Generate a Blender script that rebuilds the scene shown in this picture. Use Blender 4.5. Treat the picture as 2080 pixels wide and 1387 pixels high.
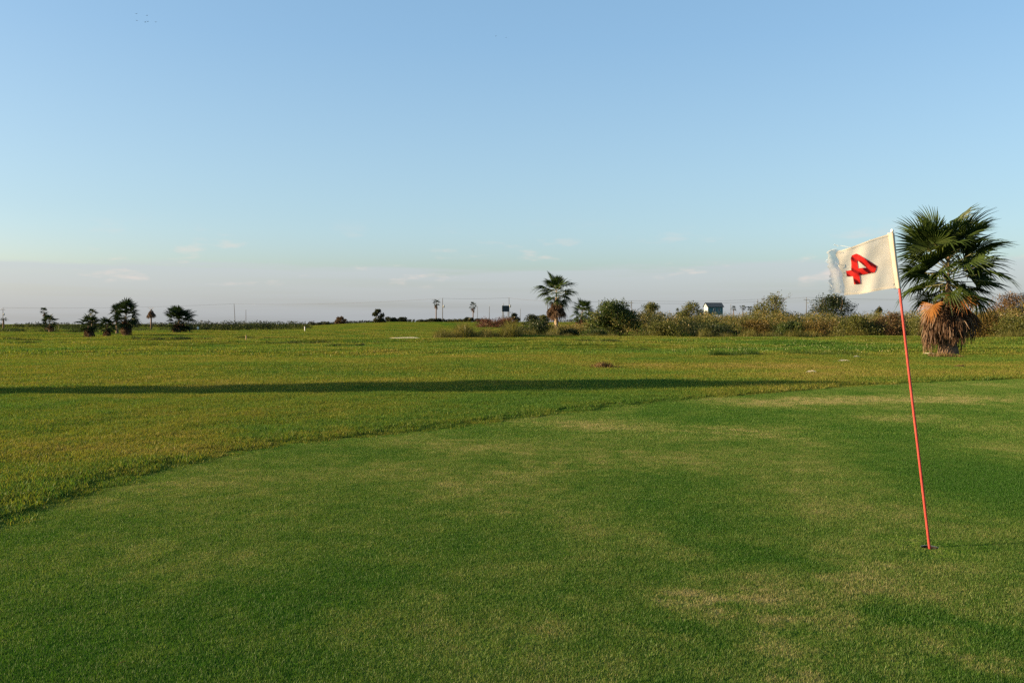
import bpy, bmesh, math, random
import numpy as np
from mathutils import Vector, Matrix

# ------------------------------------------------------------------ set-up
for o in list(bpy.data.objects):
    bpy.data.objects.remove(o)
sc = bpy.context.scene
COL = sc.collection
R = math.radians

# ------------------------------------------------------------------ camera
W, H = 2080.0, 1387.0
F, HZ, CX, CAMZ = 1800.0, 658.0, 1040.0, 1.5      # focal length and horizon in photo pixels, eye height in metres
cam_d = bpy.data.cameras.new("camera")
cam = bpy.data.objects.new("camera", cam_d)
COL.objects.link(cam)
cam.location = (0, 0, CAMZ)
cam.rotation_euler = (R(90), 0, 0)
cam_d.sensor_width = 36
cam_d.lens = 36 * F / W
cam_d.shift_y = -(H / 2 - HZ) / W
cam_d.clip_start = 0.05
cam_d.clip_end = 12000
sc.camera = cam

# ------------------------------------------------------------------ light
SUN_EL, SUN_TH = 12.0, 7.0                        # elevation; light travels to the right and a little away from the camera
SUN_ROT = 90 + SUN_TH
ldir = Vector((math.cos(R(SUN_TH)) * math.cos(R(SUN_EL)), math.sin(R(SUN_TH)) * math.cos(R(SUN_EL)), -math.sin(R(SUN_EL))))
sd_ = bpy.data.lights.new("sun", 'SUN')
sd_.energy = 4.3
sd_.angle = R(0.6)
sd_.color = (1.0, 0.74, 0.42)
sun = bpy.data.objects.new("sun", sd_)
sun.rotation_euler = ldir.to_track_quat('-Z', 'Y').to_euler()
sun.location = (-40, -10, 30)
COL.objects.link(sun)

wd = bpy.data.worlds.new("World")
sc.world = wd
wd.use_nodes = True
nt = wd.node_tree
nt.nodes.clear()
def N(tree, typ, **kw):
    n = tree.nodes.new(typ)
    for k, v in kw.items():
        setattr(n, k, v)
    return n
def M(tree, op, a, b=None, c=None, clamp=False):
    n = tree.nodes.new('ShaderNodeMath'); n.operation = op; n.use_clamp = clamp
    for i, v in enumerate((a, b, c)):
        if v is None: continue
        if isinstance(v, (int, float)): n.inputs[i].default_value = v
        else: tree.links.new(v, n.inputs[i])
    return n.outputs[0]
def MIX(tree, f, a, b, typ='MIX'):
    n = tree.nodes.new('ShaderNodeMix'); n.data_type = 'RGBA'; n.blend_type = typ
    for i, v in ((0, f), (6, a), (7, b)):
        if isinstance(v, (int, float)): n.inputs[i].default_value = v
        elif isinstance(v, (tuple, list)): n.inputs[i].default_value = (*v, 1) if len(v) == 3 else v
        else: tree.links.new(v, n.inputs[i])
    return n.outputs[2]
def RAMP(tree, v, a, b, smooth=True):
    n = tree.nodes.new('ShaderNodeMapRange')
    n.interpolation_type = 'SMOOTHSTEP' if smooth else 'LINEAR'
    tree.links.new(v, n.inputs[0]); n.inputs[1].default_value = a; n.inputs[2].default_value = b
    return n.outputs[0]
def NOISE(tree, vec, scale, detail=3, rough=.55):
    n = tree.nodes.new('ShaderNodeTexNoise'); n.inputs['Scale'].default_value = scale
    n.inputs['Detail'].default_value = detail; n.inputs['Roughness'].default_value = rough
    tree.links.new(vec, n.inputs['Vector'])
    return n.outputs[0]
def MAPV(tree, vec, scale, loc=(0, 0, 0)):
    n = tree.nodes.new('ShaderNodeMapping'); n.inputs['Scale'].default_value = scale; n.inputs['Location'].default_value = loc
    tree.links.new(vec, n.inputs['Vector'])
    return n.outputs[0]

sky = N(nt, 'ShaderNodeTexSky', sky_type='NISHITA', sun_disc=False)
sky.sun_elevation = R(SUN_EL); sky.sun_rotation = R(-SUN_ROT)
sky.altitude = 0; sky.air_density = 0.9; sky.dust_density = 2.5; sky.ozone_density = 2.0
bg = N(nt, 'ShaderNodeBackground')
bg.inputs[1].default_value = 0.08
wo = N(nt, 'ShaderNodeOutputWorld')
tc = N(nt, 'ShaderNodeTexCoord')
sep = N(nt, 'ShaderNodeSeparateXYZ'); nt.links.new(tc.outputs['Generated'], sep.inputs[0])
dz = sep.outputs[2]
# a low, soft bank of cloud all round the horizon
n1 = NOISE(nt, MAPV(nt, tc.outputs['Generated'], (3.0, 3.0, 40)), 1.6, 4)
edge = M(nt, 'ADD', dz, M(nt, 'MULTIPLY', M(nt, 'SUBTRACT', n1, .5), .042))
bank = M(nt, 'SUBTRACT', 1.0, RAMP(nt, edge, .058, .069))
n2 = NOISE(nt, MAPV(nt, tc.outputs['Generated'], (2.2, 2.2, 60), (4, 1, 0)), 1.5, 3)
bank = M(nt, 'MULTIPLY', bank, M(nt, 'ADD', M(nt, 'MULTIPLY', RAMP(nt, n2, .1, .62), .3), .7))
bank = M(nt, 'MULTIPLY', bank, .64)
n3 = NOISE(nt, MAPV(nt, tc.outputs['Generated'], (9, 9, 34), (1.3, 0, 0)), 1.5, 4)
puff = M(nt, 'MULTIPLY', RAMP(nt, n3, .57, .72), M(nt, 'MULTIPLY', RAMP(nt, dz, .035, .05), M(nt, 'SUBTRACT', 1.0, RAMP(nt, dz, .055, .12))))
veil = N(nt, 'ShaderNodeValToRGB'); nt.links.new(M(nt, 'MULTIPLY', dz, 2.0, clamp=True), veil.inputs[0])   # thin high haze
ve = veil.color_ramp.elements
ve[0].position = 0; ve[0].color = (1.55, 2.0, 2.12, 1); ve[1].position = 1; ve[1].color = (.66, 1.40, 2.25, 1)
e_ = ve.new(.2); e_.color = (1.50, 2.22, 2.5, 1); e_ = ve.new(.6); e_.color = (.92, 1.72, 2.5, 1)
sk = MIX(nt, M(nt, 'MULTIPLY', RAMP(nt, dz, .02, .13), .55), sky.outputs[0], veil.outputs[0])
c = MIX(nt, bank, sk, (1.92, 2.06, 2.24))
c = MIX(nt, M(nt, 'MULTIPLY', puff, .55), c, (2.9, 2.45, 2.2))
nt.links.new(c, bg.inputs[0]); nt.links.new(bg.outputs[0], wo.inputs[0])

sc.view_settings.view_transform = 'Standard'
sc.view_settings.look = 'None'
sc.view_settings.gamma = 1
sc.view_settings.exposure = 1.92
sc.view_settings.use_curve_mapping = False
sc.cycles.max_bounces = 6
sc.cycles.diffuse_bounces = 3
sc.cycles.glossy_bounces = 2
sc.cycles.transmission_bounces = 4
sc.cycles.transparent_max_bounces = 10
sc.cycles.use_denoising = False

# ------------------------------------------------------------------ helpers
rng = np.random.default_rng(7)
random.seed(5)
def at(px, py, Y):
    return Vector(((px - CX) / F * Y, Y, CAMZ - (py - HZ) / F * Y))
def dist(py):                                      # ground distance of a pixel row (flat ground)
    return CAMZ * F / (py - HZ)
def gxy(px, py):
    d = dist(py); return ((px - CX) / F * d, d)

def tag(o, label=None, cat=None, group=None, kind=None):
    if label: o['label'] = label
    if cat: o['category'] = cat
    if group: o['group'] = group
    if kind: o['kind'] = kind
    return o
def link(name, me, mat=None, parent=None):
    o = bpy.data.objects.new(name, me); COL.objects.link(o)
    if mat is not None and me is not None and len(me.materials) == 0: me.materials.append(mat)
    if parent: o.parent = parent
    return o
def empty(name, loc=(0, 0, 0), rz=0, s=1):
    o = bpy.data.objects.new(name, None); COL.objects.link(o)
    o.location = loc; o.rotation_euler = (0, 0, rz); o.scale = (s, s, s); o.empty_display_size = .2
    return o

class MB:
    """collects triangles and quads as numpy arrays and makes one mesh of them"""
    def __init__(s): s.v = []; s.t = []; s.q = []; s.n = 0; s.a = []; s.hasa = False
    def add(s, v, quads=None, tris=None, attr=None):
        v = np.asarray(v, float).reshape(-1, 3)
        if quads is not None and len(quads): s.q.append(np.asarray(quads, int) + s.n)
        if tris is not None and len(tris): s.t.append(np.asarray(tris, int) + s.n)
        s.v.append(v); s.n += len(v)
        s.a.append(np.zeros(len(v)) if attr is None else np.asarray(attr, float))
        if attr is not None: s.hasa = True
    def tube(s, pts, rad, k=8, cap=True):
        pts = [np.asarray(p, float) for p in pts]; n = len(pts)
        rad = rad if hasattr(rad, '__len__') else [rad] * n
        vs = []
        for i, p in enumerate(pts):
            t = pts[min(i + 1, n - 1)] - pts[max(i - 1, 0)]; t = t / (np.linalg.norm(t) + 1e-9)
            a = np.array([0, 0, 1.]) if abs(t[2]) < .8 else np.array([1., 0, 0])
            u = np.cross(a, t); u /= np.linalg.norm(u); w = np.cross(t, u)
            for j in range(k):
                an = 2 * math.pi * j / k
                vs.append(p + rad[i] * (math.cos(an) * u + math.sin(an) * w))
        q = [[i * k + j, i * k + (j + 1) % k, (i + 1) * k + (j + 1) % k, (i + 1) * k + j] for i in range(n - 1) for j in range(k)]
        t = []
        if cap:
            vs += [pts[0], pts[-1]]; a, b = n * k, n * k + 1
            t = [[a, (j + 1) % k, j] for j in range(k)] + [[b, (n - 1) * k + j, (n - 1) * k + (j + 1) % k] for j in range(k)]
        s.add(vs, q, t)
    def box(s, c, d, rz=0):
        c = np.asarray(c, float); d = np.asarray(d, float) / 2
        v = np.array([[x, y, z] for x in (-1, 1) for y in (-1, 1) for z in (-1, 1)], float) * d
        if rz: v = v @ np.array([[math.cos(rz), math.sin(rz), 0], [-math.sin(rz), math.cos(rz), 0], [0, 0, 1]])
        s.add(v + c, [[0, 1, 3, 2], [4, 6, 7, 5], [0, 4, 5, 1], [2, 3, 7, 6], [0, 2, 6, 4], [1, 5, 7, 3]])
    def mesh(s, name, smooth=False, aname='shade'):
        me = bpy.data.meshes.new(name)
        v = np.concatenate(s.v)
        q = np.concatenate(s.q) if s.q else np.zeros((0, 4), int)
        t = np.concatenate(s.t) if s.t else np.zeros((0, 3), int)
        me.vertices.add(len(v)); me.vertices.foreach_set('co', v.ravel())
        me.loops.add(q.size + t.size)
        me.loops.foreach_set('vertex_index', np.concatenate([q.ravel(), t.ravel()]).astype(np.int32))
        me.polygons.add(len(q) + len(t))
        st = np.concatenate([np.arange(len(q)) * 4, q.size + np.arange(len(t)) * 3]).astype(np.int32)
        me.polygons.foreach_set('loop_start', st)
        if s.hasa:
            a = me.attributes.new(aname, 'FLOAT', 'POINT'); a.data.foreach_set('value', np.concatenate(s.a))
        me.polygons.foreach_set('use_smooth', np.full(len(q) + len(t), bool(smooth)))
        me.update(calc_edges=True)
        return me
    def build(s, name, mat, parent=None, smooth=False):
        return link(name, s.mesh(name, smooth), mat, parent)

# ------------------------------------------------------------------ materials
def mat_new(name):
    m = bpy.data.materials.new(name); m.use_nodes = True; m.node_tree.nodes.clear()
    return m, m.node_tree
def plain(name, col, rough=.7, var=.15, scale=8, spec=.3, col2=None):
    m, t = mat_new(name)
    g = N(t, 'ShaderNodeNewGeometry'); b = N(t, 'ShaderNodeBsdfPrincipled'); o = N(t, 'ShaderNodeOutputMaterial')
    n = NOISE(t, g.outputs['Position'], scale, 4)
    c2 = col2 or tuple(max(0, x * (1 - 2.2 * var)) for x in col)
    t.links.new(MIX(t, RAMP(t, n, .35, .68), c2, col), b.inputs['Base Color'])
    b.inputs['Roughness'].default_value = rough; b.inputs['Specular IOR Level'].default_value = spec
    t.links.new(b.outputs[0], o.inputs[0])
    return m
def leafy(name, cols, scale=1.2, trans=.3, gloss=.015, mapv=(1, 1, 1), attr='shade', rough=.45, tcol=1.3):
    """leaf material: colours vary over position and from leaf to leaf; some light passes through"""
    m, t = mat_new(name)
    g = N(t, 'ShaderNodeNewGeometry'); o = N(t, 'ShaderNodeOutputMaterial')
    n = NOISE(t, MAPV(t, g.outputs['Position'], mapv), scale, 3)
    a = N(t, 'ShaderNodeAttribute', attribute_name=attr)
    f = M(t, 'ADD', M(t, 'MULTIPLY', M(t, 'SUBTRACT', n, .5), 2.2), M(t, 'MULTIPLY', a.outputs['Fac'], .55), clamp=True)
    r = N(t, 'ShaderNodeValToRGB'); t.links.new(f, r.inputs[0])
    el = r.color_ramp.elements
    cols = [tuple(.68 * q_ for q_ in cc) for cc in cols]
    el[0].position = 0; el[0].color = (*cols[0], 1); el[1].position = 1; el[1].color = (*cols[-1], 1)
    for i, cc in enumerate(cols[1:-1]):
        e = el.new((i + 1) / (len(cols) - 1)); e.color = (*cc, 1)
    d = N(t, 'ShaderNodeBsdfDiffuse'); tr = N(t, 'ShaderNodeBsdfTranslucent'); gl = N(t, 'ShaderNodeBsdfGlossy')
    gl.inputs['Roughness'].default_value = rough
    t.links.new(r.outputs[0], d.inputs[0])
    t.links.new(MIX(t, 1.0, r.outputs[0], (tcol, tcol, tcol * .7), 'MULTIPLY'), tr.inputs[0])
    m1 = N(t, 'ShaderNodeMixShader'); m1.inputs[0].default_value = trans
    t.links.new(d.outputs[0], m1.inputs[1]); t.links.new(tr.outputs[0], m1.inputs[2])
    m2 = N(t, 'ShaderNodeMixShader'); m2.inputs[0].default_value = gloss
    t.links.new(m1.outputs[0], m2.inputs[1]); t.links.new(gl.outputs[0], m2.inputs[2])
    t.links.new(m2.outputs[0], o.inputs[0])
    return m

# dry and lush patches of the turf: photo pixel, half size in pixels, amount
DRY_G = [(1450, 1205, 170, 55, .75), (1660, 1365, 130, 35, .8), (2020, 1350, 110, 45, .95), (1760, 1150, 120, 60, .35), (1860, 811, 330, 10, 1.0),
         (1520, 885, 130, 20, .55), (1880, 850, 90, 12, .55), (930, 900, 160, 22, .45), (1150, 862, 240, 15, .6), (1550, 815, 220, 10, .75),
         (1150, 980, 480, 90, .30), (1650, 1230, 380, 130, .40), (760, 1230, 200, 60, .25), (1250, 930, 350, 40, .25), (640, 960, 150, 25, .25), (1250, 1330, 120, 40, .35), (1500, 1300, 250, 60, .3)]
LUSH_G = [(280, 1260, 480, 150, .55), (250, 1090, 300, 70, .3), (1520, 842, 210, 22, .6), (1380, 1010, 260, 90, .5), (1960, 950, 230, 120, .75), (1900, 1250, 120, 25, .8), (1330, 1300, 90, 30, .6), (700, 1130, 220, 80, .35),
          (1000, 1090, 200, 60, .3), (1580, 1140, 90, 22, .7)]
DRY_R = [(210, 915, 330, 40, .5), (40, 960, 160, 30, .25), (640, 885, 110, 9, .7), (1560, 748, 300, 16, .75), (1150, 735, 140, 6, .5), (760, 735, 220, 7, .5), (1700, 768, 250, 9, .5),
         (250, 745, 380, 26, .25), (2000, 745, 120, 20, .4)]
LUSH_R = [(1150, 820, 260, 26, .7), (560, 880, 150, 14, .7), (900, 845, 260, 14, .4), (1350, 712, 380, 12, .6), (1300, 775, 400, 10, .5), (860, 705, 300, 8, .3), (1600, 700, 250, 12, .6), (1200, 800, 400, 25, .5)]

def ell_sum(t, pos, lst):
    tot = None
    for px, py, rx, ry, a in lst:
        x, y = gxy(px, py); ex = rx * y / F; ey = abs(dist(py - ry) - dist(py + ry)) / 2
        n = N(t, 'ShaderNodeVectorMath', operation='MULTIPLY_ADD')
        t.links.new(pos, n.inputs[0]); n.inputs[1].default_value = (1 / ex, 1 / ey, 0); n.inputs[2].default_value = (-x / ex, -y / ey, 0)
        l = N(t, 'ShaderNodeVectorMath', operation='LENGTH'); t.links.new(n.outputs[0], l.inputs[0])
        v = M(t, 'MULTIPLY', M(t, 'SUBTRACT', 1.0, RAMP(t, l.outputs['Value'], .25, 1.25)), a)
        tot = v if tot is None else M(t, 'ADD', tot, v)
    return tot
def turf_group(name, dry, lush, c_lush, c_mid, c_dry, c_brown, big, streak=False):
    gt = bpy.data.node_groups.new(name, 'ShaderNodeTree')
    gt.interface.new_socket('Color', in_out='OUTPUT', socket_type='NodeSocketColor')
    gt.interface.new_socket('Jitter', in_out='INPUT', socket_type='NodeSocketFloat')
    gi = N(gt, 'NodeGroupInput'); go = N(gt, 'NodeGroupOutput'); g = N(gt, 'ShaderNodeNewGeometry')
    p = g.outputs['Position']
    na = NOISE(gt, MAPV(gt, p, (1, .8, 0)), big, 4, .6)
    nb = NOISE(gt, MAPV(gt, p, (1, 1, 0), (7, 3, 0)), big * 7, 3, .6)
    wob = N(gt, 'ShaderNodeTexNoise'); wob.inputs['Scale'].default_value = .9; wob.inputs['Detail'].default_value = 3
    gt.links.new(p, wob.inputs['Vector'])
    wv = N(gt, 'ShaderNodeVectorMath', operation='MULTIPLY_ADD'); gt.links.new(wob.outputs['Color'], wv.inputs[0]); wv.inputs[1].default_value = (2.2, 2.2, 0); wv.inputs[2].default_value = (-1.1, -1.1, 0)
    wa = N(gt, 'ShaderNodeVectorMath', operation='ADD'); gt.links.new(wv.outputs[0], wa.inputs[0]); gt.links.new(p, wa.inputs[1])
    f = M(gt, 'ADD', M(gt, 'MULTIPLY', M(gt, 'SUBTRACT', na, .5), 1.5), M(gt, 'MULTIPLY', M(gt, 'SUBTRACT', nb, .5), .9))
    if streak:                                         # long, thin colour bands painted across the fairway in place of shadow streaks
        st = NOISE(gt, MAPV(gt, p, (.035, .16, 0), (2, 5, 0)), 1.0, 3, .6)
        f = M(gt, 'ADD', f, M(gt, 'MULTIPLY', M(gt, 'SUBTRACT', st, .5), 1.1))
    f = M(gt, 'ADD', f, .36)
    f = M(gt, 'ADD', f, M(gt, 'MULTIPLY', M(gt, 'MULTIPLY', ell_sum(gt, wa.outputs[0], dry), RAMP(gt, NOISE(gt, MAPV(gt, p, (1, 1, 0)), 4.5, 4, .7), .30, .66)), .60))
    f = M(gt, 'SUBTRACT', f, M(gt, 'MULTIPLY', ell_sum(gt, wa.outputs[0], lush), .45))
    f = M(gt, 'ADD', f, M(gt, 'MULTIPLY', M(gt, 'SUBTRACT', gi.outputs[0], .5), .62), clamp=True)
    r = N(gt, 'ShaderNodeValToRGB'); gt.links.new(f, r.inputs[0]); el = r.color_ramp.elements
    el[0].position = .05; el[0].color = (*c_lush, 1); el[1].position = 1; el[1].color = (*c_dry, 1)
    e = el.new(.45); e.color = (*c_mid, 1); e = el.new(.74); e.color = (*c_brown, 1)
    gt.links.new(r.outputs[0], go.inputs[0])
    return gt
TG = turf_group('turf_green', DRY_G, LUSH_G, (.032, .090, .010), (.083, .139, .024), (.255, .225, .110), (.150, .164, .054), .55)
TR = turf_group('turf_rough', DRY_R, LUSH_R, (.052, .112, .016), (.118, .136, .018), (.215, .172, .058), (.156, .142, .028), .22, True)
def blade_mat(name, group, trans=.35, gloss=.012):
    m, t = mat_new(name)
    o = N(t, 'ShaderNodeOutputMaterial')
    gr = N(t, 'ShaderNodeGroup'); gr.node_tree = group
    a = N(t, 'ShaderNodeAttribute', attribute_name='shade'); t.links.new(a.outputs['Fac'], gr.inputs[0])
    d = N(t, 'ShaderNodeBsdfDiffuse'); tr = N(t, 'ShaderNodeBsdfTranslucent'); gl = N(t, 'ShaderNodeBsdfGlossy'); gl.inputs['Roughness'].default_value = .5
    t.links.new(gr.outputs[0], d.inputs[0]); t.links.new(MIX(t, 1.0, gr.outputs[0], (1.5, 1.5, .8), 'MULTIPLY'), tr.inputs[0])
    m1 = N(t, 'ShaderNodeMixShader'); m1.inputs[0].default_value = trans
    t.links.new(d.outputs[0], m1.inputs[1]); t.links.new(tr.outputs[0], m1.inputs[2])
    m2 = N(t, 'ShaderNodeMixShader'); m2.inputs[0].default_value = gloss
    t.links.new(m1.outputs[0], m2.inputs[1]); t.links.new(gl.outputs[0], m2.inputs[2]); t.links.new(m2.outputs[0], o.inputs[0])
    return m
M_GREEN = blade_mat('green_turf_blades', TG)
M_ROUGH = blade_mat('rough_turf_blades', TR)

# ground: the same two turfs, told apart by the vertex attribute 'zone'
m_ground, t = mat_new('turf_ground')
o_ = N(t, 'ShaderNodeOutputMaterial'); b_ = N(t, 'ShaderNodeBsdfPrincipled'); b_.inputs['Roughness'].default_value = .9; b_.inputs['Specular IOR Level'].default_value = 0
g1 = N(t, 'ShaderNodeGroup'); g1.node_tree = TG; g2 = N(t, 'ShaderNodeGroup'); g2.node_tree = TR
ge = N(t, 'ShaderNodeNewGeometry')
fine = NOISE(t, MAPV(t, ge.outputs['Position'], (1, 1, 0)), 9, 3, .7)
for g_ in (g1, g2): t.links.new(fine, g_.inputs[0])
za = N(t, 'ShaderNodeAttribute', attribute_name='zone')
cg = MIX(t, za.outputs['Fac'], g2.outputs[0], g1.outputs[0])
cg = MIX(t, 1.0, cg, (.95, .9, .8), 'MULTIPLY')
t.links.new(cg, b_.inputs['Base Color'])
bp = N(t, 'ShaderNodeBump'); bp.inputs['Strength'].default_value = .8; bp.inputs['Distance'].default_value = .12
t.links.new(NOISE(t, ge.outputs['Position'], 3.0, 5, .75), bp.inputs['Height']); t.links.new(bp.outputs[0], b_.inputs['Normal'])
t.links.new(b_.outputs[0], o_.inputs[0])

M_FROND = leafy('palm_leaf', [(.030, .052, .012), (.056, .090, .020), (.115, .140, .030)], scale=.9, trans=.28, gloss=.012)
M_FRONDD = leafy('palm_leaf_dark', [(.014, .026, .008), (.026, .046, .012), (.060, .075, .018)], scale=.9, trans=.25, gloss=.01)
M_DEAD = leafy('dead_palm_leaf', [(.085, .048, .030), (.17, .105, .065), (.33, .24, .15)], scale=2.0, trans=.2, gloss=.01)
M_ORANGE = leafy('orange_palm_leaf', [(.26, .10, .025), (.34, .15, .04), (.40, .21, .08)], scale=2.0, trans=.35, gloss=.01)
M_PETIOLE = plain('petiole', (.10, .095, .03), .6, .2, 5)
M_PETD = plain('petiole_dark', (.035, .04, .015), .7, .2, 5, .1)
M_TRUNK = plain('palm_trunk', (.34, .26, .19), .85, .2, 9, .1)
M_TRUNKD = plain('palm_trunk_dark', (.16, .11, .075), .9, .25, 12, .1)
M_BARK = plain('bark', (.14, .10, .07), .9, .25, 10, .1)
L_OLIVE = leafy('olive_leaves', [(.065, .080, .018), (.120, .125, .028), (.19, .170, .042)], .8)
L_GREEN = leafy('green_leaves', [(.036, .060, .016), (.068, .100, .022), (.125, .140, .034)], .8)
L_DARK = leafy('dark_leaves', [(.022, .036, .013), (.042, .060, .019), (.075, .092, .028)], .8)
L_GOLD = leafy('golden_leaves', [(.095, .070, .018), (.17, .12, .030), (.24, .15, .045)], .7)
L_BROWN = leafy('brown_leaves', [(.080, .050, .024), (.15, .090, .040), (.23, .15, .075)], .7)
L_RED = leafy('reddish_leaves', [(.075, .032, .022), (.13, .055, .034), (.18, .085, .05)], .5)
L_SCRUB = leafy('mixed_scrub_leaves', [(.070, .088, .026), (.135, .135, .034), (.22, .170, .052), (.29, .20, .075), (.17, .16, .042)], .35)
L_FAR = leafy('far_leaves', [(.020, .028, .014), (.038, .046, .020), (.065, .068, .028)], .12)
M_REED = leafy('reed', [(.095, .100, .024), (.18, .165, .04), (.32, .26, .085)], .5, .4)
M_TUFT = leafy('tuft_grass', [(.045, .095, .012), (.075, .125, .016), (.14, .15, .03)], .5, .4)
M_STRAW = leafy('straw', [(.13, .08, .035), (.22, .14, .06), (.34, .25, .13)], 2, .2)
M_WOODPOLE = plain('weathered_pole_wood', (.085, .082, .080), .9, .15, 3)
M_METAL = plain('grey_metal', (.30, .32, .33), .45, .1, 6)
M_WIRE = plain('cable', (.10, .10, .11), .6, .1, 1)
M_WHITE = plain('white_paint', (.72, .72, .68), .55, .08, 6)
M_SAND = plain('sand', (.62, .53, .38), .95, .1, 6)
M_BIRD = plain('bird_feather', (.03, .032, .036), .7, .2, 20)

# ------------------------------------------------------------------ ground
HOLE = gxy(1888, 1111)
EDGE = [gxy(*p) for p in ((-60, 1075), (0, 1055), (100, 1024), (200, 990), (320, 956), (420, 930), (560, 905), (700, 890), (860, 874), (1050, 850), (1180, 835), (1300, 820), (1400, 811), (1500, 803), (1700, 786), (1900, 776), (2080, 770))]
POLY = [(-3.2, -4), (-3.8, 1), (-4.0, 4)] + EDGE + [(18, 21), (20, 12), (17, 2), (10, -4)]
def sdf(x, y):
    x = np.asarray(x, float); y = np.asarray(y, float)
    dm = np.full(x.shape, 1e9); ins = np.zeros(x.shape, bool)
    n = len(POLY)
    for i in range(n):
        ax, ay = POLY[i]; bx, by = POLY[(i + 1) % n]
        ex, ey = bx - ax, by - ay
        tt = np.clip(((x - ax) * ex + (y - ay) * ey) / (ex * ex + ey * ey), 0, 1)
        dm = np.minimum(dm, np.hypot(x - ax - tt * ex, y - ay - tt * ey))
        c = (ay > y) != (by > y)
        with np.errstate(divide='ignore', invalid='ignore'):
            ins ^= c & (x < (bx - ax) * (y - ay) / (by - ay + 1e-12) + ax)
    return np.where(ins, -dm, dm)
def sstep(a, b, v):
    tt = np.clip((v - a) / (b - a), 0, 1); return tt * tt * (3 - 2 * tt)
_wr = np.random.default_rng(21)
WAVES = [(_wr.uniform(5, 20), _wr.uniform(-1.15, 1.15), _wr.uniform(0, 6.28)) for _ in range(9)]
def gz(x, y):
    x = np.asarray(x, float); y = np.asarray(y, float)
    s = sdf(x, y)
    z = .028 * sstep(-.1, .6, s)
    amp = sstep(.4, 9, s) * (.020 + .075 * sstep(28, 75, y)) * (1 - .5 * sstep(130, 300, y))
    w = 0
    for L, th, ph in WAVES:
        w = w + (L / 12) ** .8 * np.sin(2 * math.pi / L * (x * math.sin(th) + y * math.cos(th)) + ph)
    z = z + amp * w * .62
    z = z + .014 * sstep(.2, 1.2, s) * np.sin(x * 2.1 + .7 * y) * np.sin(y * 1.7 - .5 * x) * (1 - sstep(14, 40, y))
    z = z + 2.2 * sstep(130, 340, y) * sstep(-.33, -.12, x / np.maximum(y, 1))
    return z
def g1(x, y): return float(gz(np.array([x]), np.array([y]))[0])

def axis(parts, keep_out=None, extra=()):
    v = [parts[0][0]]
    for a, b, st in parts:
        n = max(1, int(round((b - a) / st))); v += list(np.linspace(a, b, n + 1)[1:])
    v = np.array(v)
    if keep_out: v = v[(v < keep_out[0] - .05) | (v > keep_out[1] + .05)]; v = np.sort(np.concatenate([v, keep_out]))
    return v
hs = .25
gx = axis([(-4000, -600, 340), (-600, -140, 20), (-140, -30, 2.2), (-30, -8, .4), (-8, 8, .2), (8, 30, .4), (30, 140, 2.2), (140, 600, 20), (600, 4000, 340)], (HOLE[0] - hs, HOLE[0] + hs))
gy = axis([(-400, -40, 40), (-40, -6, 3.4), (-6, 3, .5), (3, 24, .18), (24, 60, .5), (60, 190, .9), (190, 400, 3), (400, 900, 25), (900, 6000, 300)], (HOLE[1] - hs, HOLE[1] + hs))
GX, GY = np.meshgrid(gx, gy)
GZ = gz(GX, GY)
nx, ny = len(gx), len(gy)
idx = np.arange(nx * ny).reshape(ny, nx)
quads = np.stack([idx[:-1, :-1], idx[:-1, 1:], idx[1:, 1:], idx[1:, :-1]], -1).reshape(-1, 4)
ix = int(np.argmin(abs(gx - (HOLE[0] - hs)))); iy = int(np.argmin(abs(gy - (HOLE[1] - hs))))
hq = [idx[iy, ix], idx[iy, ix + 1], idx[iy + 1, ix + 1], idx[iy + 1, ix]]
keep = ~((quads[:, 0] == hq[0]))
gmb = MB()
zone = 1 - sstep(-.03, .03, sdf(GX, GY))
V = np.stack([GX, GY, GZ], -1).reshape(-1, 3)
gmb.add(V, quads[keep], None, zone.ravel())
K = 32; HR = .056
hz0 = g1(*HOLE)
ring = [(HOLE[0] + HR * math.cos(2 * math.pi * i / K - math.pi * .75), HOLE[1] + HR * math.sin(2 * math.pi * i / K - math.pi * .75), hz0) for i in range(K)]
gmb.add(ring, None, None, np.ones(K))
base = gmb.n - K
fan = []
for s_ in range(4):
    a = hq[s_]; bnx = hq[(s_ + 1) % 4]
    for j in range(K // 4):
        fan.append([a if j < K // 8 else bnx, base + (s_ * K // 4 + j + 1) % K, base + s_ * K // 4 + j])
    mid = base + s_ * K // 4 + K // 8
    fan.append([a, bnx, mid])
gmb.t.append(np.array(fan))
gm = gmb.mesh('ground', smooth=True, aname='zone')
ground = link('ground', gm, m_ground); tag(ground, 'mown grass fairway and putting green', 'ground', kind='structure')

# cup sunk into the green
cm = MB()
zt, zb = hz0 - .002, hz0 - .16
pv = []
for z, r in ((zt, HR + .001), (zt - .025, HR), (zb, HR), (zb, .001)):
    pv += [(HOLE[0] + r * math.cos(2 * math.pi * i / K), HOLE[1] + r * math.sin(2 * math.pi * i / K), z) for i in range(K)]
soilm = plain('cup_soil', (.016, .013, .009), .95, .2, 60)
cm.add(pv[:2 * K], [[i, (i + 1) % K, K + (i + 1) % K, K + i] for i in range(K)])
cup = empty('golf_hole', (0, 0, 0)); tag(cup, 'dark round golf hole in the turf around the flagstick', 'golf hole')
cm.build('soil_rim', soilm, cup)
cm = MB(); cm.add(pv[K:], [[r * K + i, r * K + (i + 1) % K, (r + 1) * K + (i + 1) % K, (r + 1) * K + i] for r in range(2) for i in range(K)])
cm.build('cup_liner', plain('cup_plastic', (.012, .012, .011), .8, .15, 30), cup)

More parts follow.
